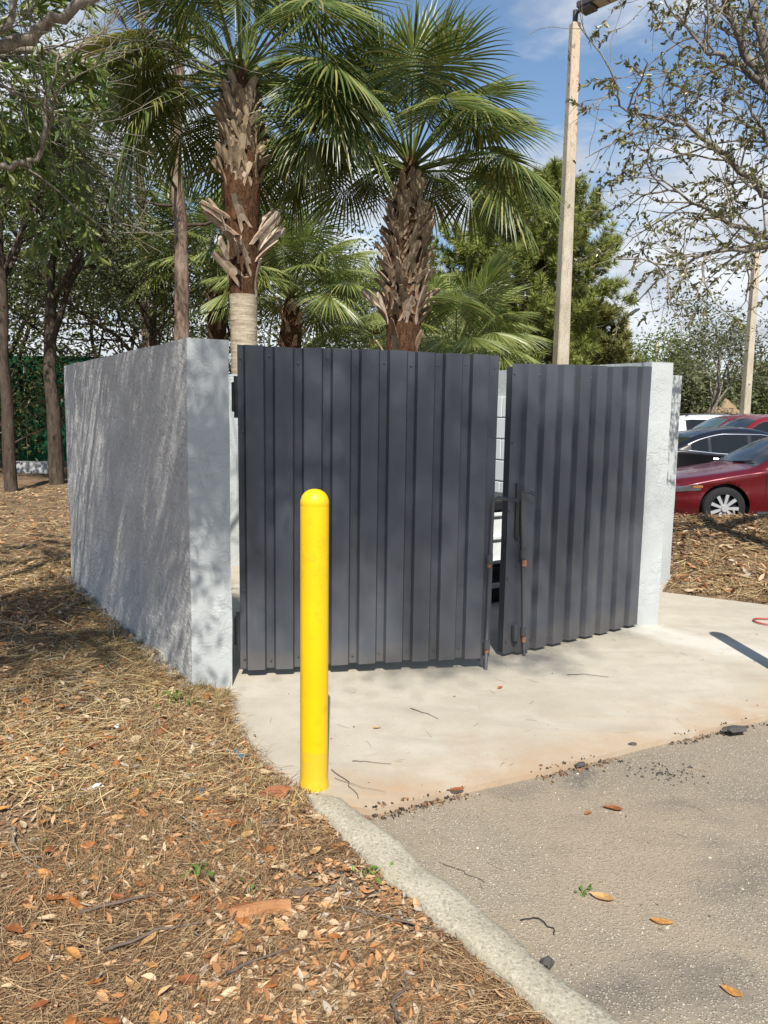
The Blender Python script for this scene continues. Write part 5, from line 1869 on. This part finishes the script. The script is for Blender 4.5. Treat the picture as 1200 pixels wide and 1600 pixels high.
DEADLEAF_T = np.array([(0, 0, 0), (.25, .20, .06), (.25, -.20, .06), (.55, .24, .07), (.55, -.24, .07), (.82, .14, .05), (.82, -.14, .05), (1.05, 0, .0), (.25, 0, -.01), (.55, 0, -.015), (.82, 0, -.01)])
DEADLEAF_F = [(0, 8, 1), (0, 2, 8), (1, 8, 9, 3), (2, 4, 9, 8), (3, 9, 10, 5), (4, 6, 10, 9), (5, 10, 7), (6, 7, 10)]


def leaves(name, q, s, mat, zmax, tilt=.28):
    n = len(q)
    p = lift(q)
    d = rand_dirs(n, rng, tilt)
    roll = rng.normal(0, .5, n) + (rng.random(n) < .4) * np.pi
    b = basis_from(d, roll)
    sc = rng.uniform(s[0], s[1], n)
    p[:, 2] += .004 + rng.random(n) * zmax * .9 + .08 * sc
    v, f = scatter(DEADLEAF_T, DEADLEAF_F, p, b, np.stack([sc, sc * rng.uniform(.6, 1.15, n), sc * rng.uniform(.4, 2.4, n)], 1))
    put(name, mesh_from(name, v, f, mat, False), kind='stuff')


q = sample_bed(19000, 8.0, power=1.6)
cl = .6 * vnoise(q[:, 0], q[:, 1], 1.6) + .4 * vnoise(q[:, 0] + 5, q[:, 1], 5.)
q = q[(cl > .44) | (rng.random(len(q)) < .2)]
leaves('leaf_litter', q, (.010, .046), OAKLITTER, .012)
q = sample_bed(2600, 15, power=1.0)
leaves('leaf_litter', q[q[:, 1] > 5.5], (.03, .09), OAKLITTER, .02)
leaves('leaf_litter', sample_bed(2200, right=True), (.04, .11), OAKLITTER, .03)


def grass(name, tufts, blades, L, w, spread, mat, lean=.6):
    n = len(tufts) * blades
    c = np.repeat(tufts, blades, 0) + rng.normal(0, spread, (n, 2)) * rng.random((n, 1))
    p = lift(c)
    a = rng.uniform(0, 6.283, n)
    el = np.clip(rng.normal(.75, lean, n), .05, 1.5)
    ln = rng.uniform(L[0], L[1], n)
    ww = rng.uniform(w[0], w[1], n)
    d = np.stack([np.cos(a) * np.cos(el), np.sin(a) * np.cos(el), np.sin(el)], 1)
    sd = np.stack([-np.sin(a), np.cos(a), 0 * a], 1)
    V = []
    pt = p.copy()
    for j, wj in enumerate((1, .9, .6, .08)):
        V += [pt - sd * (ww * wj)[:, None], pt + sd * (ww * wj)[:, None]]
        d = d + np.array([0, 0, -.32 * (j + .4)])
        d /= np.linalg.norm(d, axis=1, keepdims=True)
        pt = pt + d * (ln / 3)[:, None]
        pt[:, 2] = np.maximum(pt[:, 2], p[:, 2] + .003)
    v = np.stack(V, 1)
    k = (np.arange(n) * 8)[:, None, None]
    f = (np.array([(0, 1, 3, 2), (2, 3, 5, 4), (4, 5, 7, 6)])[None] + k).reshape(-1, 4)
    put(name, mesh_from(name, v.reshape(-1, 3), [f], mat), kind='stuff')


q = sample_bed(1900, 7.5, power=1.3)
gm = vnoise(q[:, 0] + 3, q[:, 1], .75)
wd = np.abs((q[:, 0] - WALL_A[0]) * dl[1] - (q[:, 1] - WALL_A[1]) * dl[0])
sel = ((gm > .58) & (rng.random(len(q)) < .22) & (q[:, 1] > 2.35) & (q[:, 0] < -.45)) | ((wd < .30) & (q[:, 1] > 4.0) & (rng.random(len(q)) < .7))
grass('dry_grass', q[sel], 46, (.025, .085), (.0007, .0017), .05, DRYGRASS, .8)
grass('dry_grass', q[(gm > .54) & (q[:, 0] < -.3)], 9, (.05, .16), (.0007, .0016), .12, STRAW, .25)
# blades splashed with wall paint where the wall meets the ground
t = rng.random(140)
q = np.array(WALL_A)[None] + (np.array(WALL_B) - np.array(WALL_A))[None] * t[:, None] + np.array([-.84, -.54])[None] * rng.uniform(.005, .07, (140, 1))
grass('painted_grass', q, 16, (.025, .085), (.001, .002), .035, plain('grass_splashed_grey', (.33, .35, .36), .7, .2, 0, .3, 40), .5)
q = np.stack([rng.uniform(-1.1, -.86, 20), rng.uniform(4.1, 4.27, 20)], 1)
grass('dry_grass', q, 24, (.03, .10), (.0008, .0018), .04, DRYGRASS)

# chips splashed with wall paint
t = rng.random(420)
q = np.array(WALL_A)[None] + (np.array(WALL_B) - np.array(WALL_A))[None] * t[:, None] + np.array([-.84, -.54])[None] * rng.uniform(.005, .11, (420, 1)) ** 1.3
chips('painted_chips', q, (.012, .05), plain('chip_splashed_grey', (.36, .37, .375), .7, .2, 0, .3, 40), .02, .6)
# straw and leaves creeping over the pavement's left edge
e_ = np.array(CURB_L[:4][::-1] + SLAB_POLY[:7][::-1])
seg = rng.integers(0, len(e_) - 1, 1500)
q = e_[seg] + (e_[seg + 1] - e_[seg]) * rng.random((1500, 1)) + rng.normal(0, .028, (1500, 2)) - np.array([.012, .008])
_g = ground_h
ground_h = lambda x, y: np.where(inside(SLAB_POLY, x, y), .001, np.maximum(_g(x, y), -.012) + .004)
needles('edge_straw', q[:1000], (.03, .12), (.0006, .0011), STRAW, .010, .1)
chips('edge_bark', q[1000:1380], (.008, .035), CHIP, .006, .3)
leaves('edge_leaves', q[1380:], (.015, .04), OAKLITTER, .006)
ground_h = _g

# ---- things lying on the mulch that can be told apart
LEAF_COLS = [(.40, .15, .045), (.48, .23, .07), (.28, .10, .04), (.50, .30, .13), (.54, .41, .25)]


def leaf_thing_mesh(name, seed, col):
    rg = np.random.default_rng(seed)
    n, mth = 9, 5
    V = []
    cup, arch, tw_ = rg.uniform(-.5, 1.3), rg.uniform(-.35, .35), rg.uniform(-.6, .6)
    for i in range(n):
        t = i / (n - 1)
        w = .235 * math.sin(math.pi * min(1, t ** .8)) ** .75 + .006
        for j in range(mth):
            s = (j / (mth - 1) - .5) * 2
            y = s * w
            z = cup * y * y * 1.9 + arch * (t - .5) ** 2 * 1.2 + tw_ * y * (t - .4) * .7 + .012 * math.sin(9 * t + 3 * s + seed)
            V.append((t - .5, y, z))
    V = np.array(V)
    V[:, 2] -= V[:, 2].min()
    m = NT('fallen_leaf_colour')
    nn = m.noise(5, 5, .6)
    vein = m.ramp(m.math('ABSOLUTE', m.xyz()[1]), (0, 1), (.018, 0))
    c = m.mix(m.ramp(nn, (.4, 0), (.65, 1)), tuple(x * .72 for x in col), tuple(min(.9, x * 1.15) for x in col))
    c = m.mix(m.math('MULTIPLY', vein, .5), c, tuple(min(.9, x * 1.5) for x in col))
    m.set(c, .6, .25)
    m.translucent(col, .15)
    return mesh_from(name, V, [(i * mth + j, (i + 1) * mth + j, (i + 1) * mth + j + 1, i * mth + j + 1) for i in range(n - 1) for j in range(mth - 1)], m.m, True)


LT = [leaf_thing_mesh('fallen_leaf', 60 + i, LEAF_COLS[i % 5]) for i in range(10)]


def leaf_thing(label, x, y, size, rz, k, group, z=None, tx=0, ty=0):
    zz = float(ground_h(np.array(x), np.array(y))) + .018 if z is None else z
    o = thing('fallen_leaf', label, 'leaf', (x, y, zz), rz, group, LT[k])
    o.rotation_euler = (tx, ty, rz)
    o.scale = (size, size * random.uniform(.75, 1.15), size)
    return o


random.seed(3)
q = sample_bed(1200, 5.2, power=1.75)
placed = []
for x, y in q:
    if len(placed) >= 190:
        break
    if y < 1.75 or abs(x) > y * .52 + .1 or any((x - a) ** 2 + (y - b) ** 2 < .006 for a, b in placed):
        continue
    if vnoise(x + 9, y, 1.1) < .40 + (.15 if x > -.1 else 0):
        continue
    placed.append((x, y))
    k_ = random.randrange(10)
    nm_ = ('rusty orange', 'golden orange', 'dark russet', 'light amber', 'pale tan')[k_ % 5]
    leaf_thing(nm_ + ' dry leaf lying loose on the pine straw bed', x, y, random.uniform(.032, .078), random.uniform(0, 6.28), k_, nm_ + ' leaves on the pine straw', None, random.uniform(-.35, .35), random.uniform(-.35, .35))
leaf_thing('yellow leaf with a green sprig beside it on the asphalt', .76, 2.42, .085, 2.7, 3, None, -.022)
leaf_thing('narrow yellow orange leaf lying alone in the middle of the asphalt', .92, 2.30, .075, -.25, 1, None, -.022)
leaf_thing('brown curled leaf on the asphalt near the concrete edge', .97, 3.02, .085, 2.8, 2, None, -.022)
leaf_thing('orange leaf on the asphalt near the lower right corner', 1.01, 2.0, .065, 2.4, 1, None, -.022)
leaf_thing('small russet leaf on the asphalt left of the brown curled leaf', .86, 2.98, .04, .5, 0, None, -.022)
leaf_thing('large dark brown curled leaf in the straw left of the bollard foot', -.44, 3.0, .15, .6, 2, None, None, .5, -.2)
leaf_thing('brown leaf caught on the concrete edge in the middle', .33, 3.11, .07, .3, 2, None, .004)
leaf_thing('small tan leaf on the concrete right of the bollard', -.02, 3.75, .045, .2, 3, None, .004)
leaf_thing('small brown leaf on the concrete below the gate gap', .70, 4.36, .05, .9, 0, None, .004)


def stick(label, pts, r0, r1, mat, branches=(), name='twig'):
    z = lambda p, d: (p[0], p[1], float(ground_h(np.array(p[0]), np.array(p[1]))) + d)
    b = pts[0]
    o = z(b, 0)
    mb = MB()

    def run(ps, a, c):
        w = np.array([(p[0] - o[0], p[1] - o[1], (z(p, p[2])[2] if not inside(PAVED_IN, np.array(p[0]), np.array(p[1])) else p[2]) - o[2]) for p in ps])
        t = np.linspace(0, len(w) - 1, len(w) * 3)
        ww = np.stack([np.interp(t, np.arange(len(w)), w[:, i]) for i in range(3)], 1)
        ww[1:-1, :2] += np.random.default_rng(int(abs(b[0]) * 1000)).normal(0, .0035, (len(ww) - 2, 2))
        mb.tube(ww, np.linspace(a, c, len(ww)), 6)
    r0, r1 = r0 * .72, r1 * .6
    run(pts, r0, r1)
    for br in branches:
        run(br, r1 * 1.1, r1 * .5)
    return thing(name, label, 'twig', o, 0, None, mb.mesh(name, mat, True))


DEADWOOD = plain('grey_dead_wood', (.13, .10, .078), .9, .2, 0, .4, 30)
stick('pale curved twig with a side shoot near the left picture edge', [(-1.37, 2.70, .03), (-1.33, 2.60, .025), (-1.24, 2.50, .02), (-1.16, 2.44, .018), (-1.08, 2.39, .02)], .006, .003, PALE_BARK, [[(-1.24, 2.50, .02), (-1.18, 2.50, .03), (-1.14, 2.46, .02)]])
stick('dark stick pointing right in the lower left straw', [(-.79, 2.03, .03), (-.66, 2.12, .025), (-.53, 2.16, .02)], .008, .004, DEADWOOD)
stick('dark brown stick lying in front of the bark chunk', [(-.42, 1.95, .03), (-.33, 2.03, .02), (-.22, 2.10, .02)], .007, .004, DEADWOOD)
stick('bent thick stick near the bottom edge of the straw', [(.06, 1.80, .03), (.04, 1.88, .03), (.08, 1.95, .02), (.07, 2.0, .02)], .008, .006, DEADWOOD)
stick('weathered grey stick left of the bark chunk', [(-.93, 2.20, .02), (-.80, 2.25, .03), (-.72, 2.30, .02)], .008, .005, DEADWOOD)
stick('straight pale stalk lying across the middle of the straw', [(-.78, 2.80, .03), (-.68, 2.68, .03), (-.55, 2.56, .02)], .0035, .0025, PALE_BARK)
stick('brown fallen twig beside the left wall far up the mulch', [(-2.6, 5.9, .03), (-2.2, 6.0, .03), (-2.0, 6.1, .03)], .012, .006, DEADWOOD)
stick('dark root like stick lying along the kerb', [(-.12, 2.30, .02), (.02, 2.26, .02), (.17, 2.21, .02)], .006, .004, DEADWOOD)
stick('thin brown twig on the concrete near its left front edge', [(-.22, 3.28, .006), (-.14, 3.16, .006), (-.09, 3.02, .008)], .0028, .0018, DEADWOOD, [[(-.2, 3.2, .006), (-.1, 3.12, .01), (.02, 3.08, .006)]])
stick('thin curved twig on the concrete in front of the left gate', [(.16, 4.02, .005), (.24, 3.95, .006), (.30, 3.88, .005)], .003, .002, DEADWOOD)
stick('thin dark twig on the concrete right of the bollard base', [(-.13, 3.37, .005), (-.05, 3.36, .006), (.05, 3.345, .005)], .0024, .0016, DEADWOOD)
stick('hair thin curved twig on the concrete before the right gate', [(1.15, 4.6, .004), (1.26, 4.62, .005), (1.4, 4.57, .004)], .003, .002, DEADWOOD)
stick('thin twig on the asphalt beside the kerb', [(.22, 2.62, -.024), (.30, 2.56, -.022), (.37, 2.5, -.024)], .002, .0015, DEADWOOD)
stick('black curved twig on the asphalt left of the yellow leaf', [(.46, 2.30, -.024), (.52, 2.31, -.02), (.55, 2.27, -.022), (.555, 2.23, -.024)], .003, .002, BLACKP)
stick('tangle of dry stems standing at the bollard foot', [(-.46, 3.02, .0), (-.42, 3.06, .06), (-.33, 3.03, .12)], .0022, .001, DEADWOOD, [[(-.45, 3.03, .01), (-.43, 3.02, .09), (-.41, 3.0, .14)], [(-.46, 3.05, .01), (-.44, 3.08, .08), (-.47, 3.1, .12)]])

# bark slab with an orange inner face
m = NT('orange_bark')
n1 = m.noise(6, 6, .65, .3, m.mapping((.35, 2, 1)))
m.set(m.mix(m.ramp(n1, (.35, 0), (.65, 1)), (.20, .075, .03), (.50, .27, .13)), .85, .2)
m.bump(m.math('ADD', n1, m.noise(60, 4)), 1.0, .012)
OB_ = m.m
V = []
n, mth = 14, 7
for i in range(n):
    for j in range(mth):
        t, s = i / (n - 1), (j / (mth - 1) - .5) * 2
        w = .026 + .008 * math.sin(t * 7) - .012 * (t < .1)
        V.append(((t - .5) * .19, s * w + .012 * math.sin(t * 3), .03 - .016 * s * s + .005 * vnoise(t * 9, s * 3, 1.)))
k0 = len(V)
V += [(x, y, z - .022) for x, y, z in V]
F = [(i * mth + j, (i + 1) * mth + j, (i + 1) * mth + j + 1, i * mth + j + 1) for i in range(n - 1) for j in range(mth - 1)]
F += [tuple(k0 + a for a in q_[::-1]) for q_ in F]
ring = [j for j in range(mth)] + [i * mth + mth - 1 for i in range(1, n)] + [(n - 1) * mth + j for j in range(mth - 2, -1, -1)] + [i * mth for i in range(n - 2, 0, -1)]
F += [(ring[i], k0 + ring[i], k0 + ring[(i + 1) % len(ring)], ring[(i + 1) % len(ring)]) for i in range(len(ring))]
thing('bark_chunk', 'thick slab of bright orange bark lying on the straw at the bottom', 'bark', (-.37, 2.225, float(ground_h(np.array(-.37), np.array(2.225))) + .012), .25, None, mesh_from('bark_chunk', V, F, OB_, False))


def lump(name, label, cat, loc, size, mat, seed, rz=0.0, sub=3, rough_=.35, group=None):
    bm = bmesh.new()
    bmesh.ops.create_icosphere(bm, subdivisions=sub, radius=.5)
    for w in bm.verts:
        k = 1 + rough_ * 2 * (vnoise(w.co.x * 3 + seed, w.co.y * 3 + w.co.z * 4, 1.4) - .5) + rough_ * .8 * (vnoise(w.co.x * 9 + seed, w.co.y * 9 + w.co.z * 8, 1.) - .5)
        w.co = Vector((w.co.x * size[0] * k, w.co.y * size[1] * k, max(-.25, w.co.z) * size[2] * k))
    me = bpy.data.meshes.new(name)
    bm.to_mesh(me)
    bm.free()
    me.materials.append(mat)
    return thing(name, label, cat, loc, rz, group, me)


gz = lambda x, y: float(ground_h(np.array(x), np.array(y)))
STONE = plain('dark_stone', (.10, .095, .09), .9, .2, 0, .35, 25)
TARRY = plain('broken_asphalt', (.075, .07, .066), .95, .2, 0, .45, 45)
WHITEBIT = plain('white_paper_scrap', (.72, .70, .66), .8, .2)
BLUE = plain('blue_grey_rag', (.08, .17, .22), .6, .3, 0, .3, 20)
lump('stone', 'dark rounded stone half buried in the straw', 'stone', (-.75, 3.0, gz(-.75, 3.0) + .008), (.06, .045, .04), STONE, 1)
lump('bark_chunk', 'grey weathered bark lump right of the orange bark slab', 'bark', (-.26, 2.36, gz(-.26, 2.36) + .008), (.11, .045, .03), DEADWOOD, 2, .2, 3, .6)
lump('bark_chunk', 'grey bark lump on the straw below the bollard foot', 'bark', (-.42, 2.78, gz(-.42, 2.78) + .008), (.07, .04, .03), DEADWOOD, 3, .9, 3, .6)
lump('asphalt_chunk', 'flat broken piece of asphalt on the concrete edge at right', 'asphalt chunk', (1.83, 3.80, .004), (.12, .075, .03), TARRY, 4, .3, 2, .4)
lump('asphalt_chunk', 'broken asphalt crumb beside the rust stained concrete edge', 'asphalt chunk', (.93, 3.40, -.012), (.06, .03, .02), TARRY, 5, .4, 2, .4)
lump('asphalt_chunk', 'black asphalt lump lying against the kerb near the bottom', 'asphalt chunk', (.505, 2.10, -.02), (.05, .03, .035), TARRY, 6, .9, 2, .4)
lump('asphalt_chunk', 'dark crumb pile on the middle of the concrete edge', 'asphalt chunk', (1.24, 3.60, .002), (.045, .03, .02), TARRY, 7, .2, 2, .4)
lump('paper_scrap', 'small white scrap on the straw below the wall corner', 'scrap', (-1.33, 3.69, gz(-1.33, 3.69) + .012), (.035, .03, .02), WHITEBIT, 8, 0, 2, .7)
lump('paper_scrap', 'crumpled white scrap in the straw below the first one', 'scrap', (-1.19, 3.03, gz(-1.19, 3.03) + .012), (.05, .035, .02), WHITEBIT, 9, .5, 2, .7)
V, F = [], []
for i in range(8):
    for j in range(6):
        x, y = (i / 7 - .5) * .10 + .01 * math.sin(j * 2), (j / 5 - .5) * .05 + .012 * math.sin(i)
        V.append((x, y - .25 * x, .018 + .014 * (vnoise(i * 2., j * 2., .6) - .3)))
F = [(i * 6 + j, (i + 1) * 6 + j, (i + 1) * 6 + j + 1, i * 6 + j + 1) for i in range(7) for j in range(5) if (i, j) not in ((0, 0), (3, 4), (6, 0), (2, 0))]
thing('blue_rag', 'small blue grey rag on the mulch left of the bollard', 'rag', (-.665, 3.37, gz(-.665, 3.37)), -.4, None, MB().add(V, F).mesh('blue_rag', BLUE))

GREENWEED = leaf_mat('weed_leaf', [(0, (.06, .12, .02)), (1, (.16, .26, .05))], (.2, .4, .05), .25)


def weed(label, x, y, seed, n=16, s=(.02, .04), h=.05, z=None):
    rg = np.random.default_rng(seed)
    pos = rg.normal(0, .025, (n, 3))
    pos[:, 2] = rg.uniform(.004, h, n)
    d = rand_dirs(n, rg) + np.array([0, 0, .5])
    sc = rg.uniform(s[0], s[1], n)
    v, f = scatter(LEAF_T, LEAF_F, pos, basis_from(d, rg.normal(0, .3, n)), np.stack([sc, sc * 1.2, sc], 1))
    t = thing('weed', label, 'weed', (x, y, gz(x, y) if z is None else z))
    put('leaves', mesh_from('leaves', v, f, GREENWEED), t, kind='stuff')
    v, f = tube_arrays([(np.array([(0, 0, -.005), p_ * .5 + np.array([0, 0, .01]), p_]), np.array([.0015, .0012, .0008])) for p_ in pos[:8]], 4)
    put('stems', mesh_from('stems', v, [f], GREENWEED), t, kind='stuff')


weed('bright green weed growing at the foot of the wall corner', -1.12, 4.0, 1, 26, (.022, .045), .07)
weed('second green weed right of the bright one below the pillar', -1.0, 3.95, 2, 20, (.02, .035), .04)
weed('small green seedling in the bare dirt beside the kerb', -.04, 2.50, 3, 10, (.02, .035), .04)
weed('pale green sprout in the straw left of the bark slab', -.62, 2.42, 4, 9, (.02, .045), .05)
weed('tiny green sprout low in the straw centre', -.42, 2.32, 5, 8, (.018, .03), .035)
weed('small dull green sprig lying on the asphalt beside the yellow leaf', .70, 2.43, 6, 7, (.012, .026), .008, -.026)

# grit: pale aggregate on the asphalt, crumbs along the concrete edge
n = 5200
r = 1.6 * (4.2 / 1.6) ** rng.random(n)
x = r * rng.uniform(-.05, .62, n)
ok = inside(ROAD_POLY, x, r) & ~inside(SLAB_POLY, x, r)
q = np.stack([x, r, np.full(n, -.0275)], 1)[ok]
oct_v = np.array([(1, 0, 0), (-1, 0, 0), (0, 1, 0), (0, -1, 0), (0, 0, .7), (0, 0, -.7), (.6, .6, .35), (-.6, -.6, .35)])
oct_f = [(0, 6, 4), (6, 2, 4), (2, 1, 4), (1, 7, 4), (7, 3, 4), (3, 0, 4), (0, 2, 6), (1, 3, 7)]
sc = rng.uniform(.001, .003, len(q)) * (1 + (rng.random(len(q)) < .03) * 1.5)
v, f = scatter(oct_v, oct_f, q, basis_from(rand_dirs(len(q), rng, .3), rng.uniform(0, 6.28, len(q))), sc)
put('grit', mesh_from('grit', v, f, litter_mat('pale_aggregate', (0, (.2, .17, .13)), (.5, (.42, .37, .29)), (1, (.68, .63, .53)))), kind='stuff')
e = np.array([(-.03, 2.945), (.29, 3.10), (.744, 3.31), (1.276, 3.595), (2.1, 3.995), (3.3, 4.545)])
t = rng.random(900) * (len(e) - 1)
q = np.stack([np.interp(t, np.arange(len(e)), e[:, 0]), np.interp(t, np.arange(len(e)), e[:, 1])], 1)
cl_ = vnoise(q[:, 0] * 3, q[:, 1] * 3, 1.0) > .45
q = q[cl_] + rng.normal(0, 1, (cl_.sum(), 2)) * np.array([.03, .016]) + np.array([.006, -.014])
onslab = inside(SLAB_POLY, q[:, 0], q[:, 1])
q = np.column_stack([q, np.where(onslab, .003, -.024)])
sc = rng.uniform(.003, .013, len(q)) * rng.uniform(.4, 1, len(q))
v, f = scatter(oct_v, oct_f, q, basis_from(rand_dirs(len(q), rng, .4), rng.uniform(0, 6.28, len(q))), sc)
put('edge_crumbs', mesh_from('edge_crumbs', v, f, litter_mat('edge_crumbs', (0, (.03, .026, .022)), (.5, (.09, .07, .05)), (.8, (.24, .13, .07)), (1, (.3, .2, .11)))), kind='stuff')
# a scatter of black crumbs on the asphalt
q = np.column_stack([rng.normal(1.32, .09, 90), rng.normal(3.36, .05, 90), np.full(90, -.025)])
v, f = scatter(oct_v, oct_f, q, basis_from(rand_dirs(90, rng, .4), rng.uniform(0, 6.28, 90)), rng.uniform(.002, .009, 90))
put('tar_crumbs', mesh_from('tar_crumbs', v, f, TARRY), kind='stuff')
# needles and bits blown on to the pavement
q = np.stack([rng.uniform(-.6, 3.2, 420), rng.uniform(3.0, 5.6, 420)], 1)
q = q[inside(SLAB_POLY, q[:, 0], q[:, 1])][:260]
gh_keep = ground_h
ground_h = lambda x, y: np.zeros(np.shape(x)) + .001
needles('stray_needles', q[:70], (.03, .09), (.0006, .001), STRAW, .002, .02)
chips('stray_bits', q[70:], (.005, .018), CHIP, .001, .1)
ground_h = lambda x, y: np.zeros(np.shape(x)) - .026
q = np.stack([rng.uniform(.0, 2.4, 300), rng.uniform(1.8, 3.6, 300)], 1)
q = q[inside(ROAD_POLY, q[:, 0], q[:, 1]) & ~inside(SLAB_POLY, q[:, 0], q[:, 1])]
chips('stray_bits', q[:60], (.005, .02), CHIP, .001, .1)
needles('stray_needles', q[60:90], (.03, .09), (.0006, .001), STRAW, .002, .02)
ground_h = gh_keep
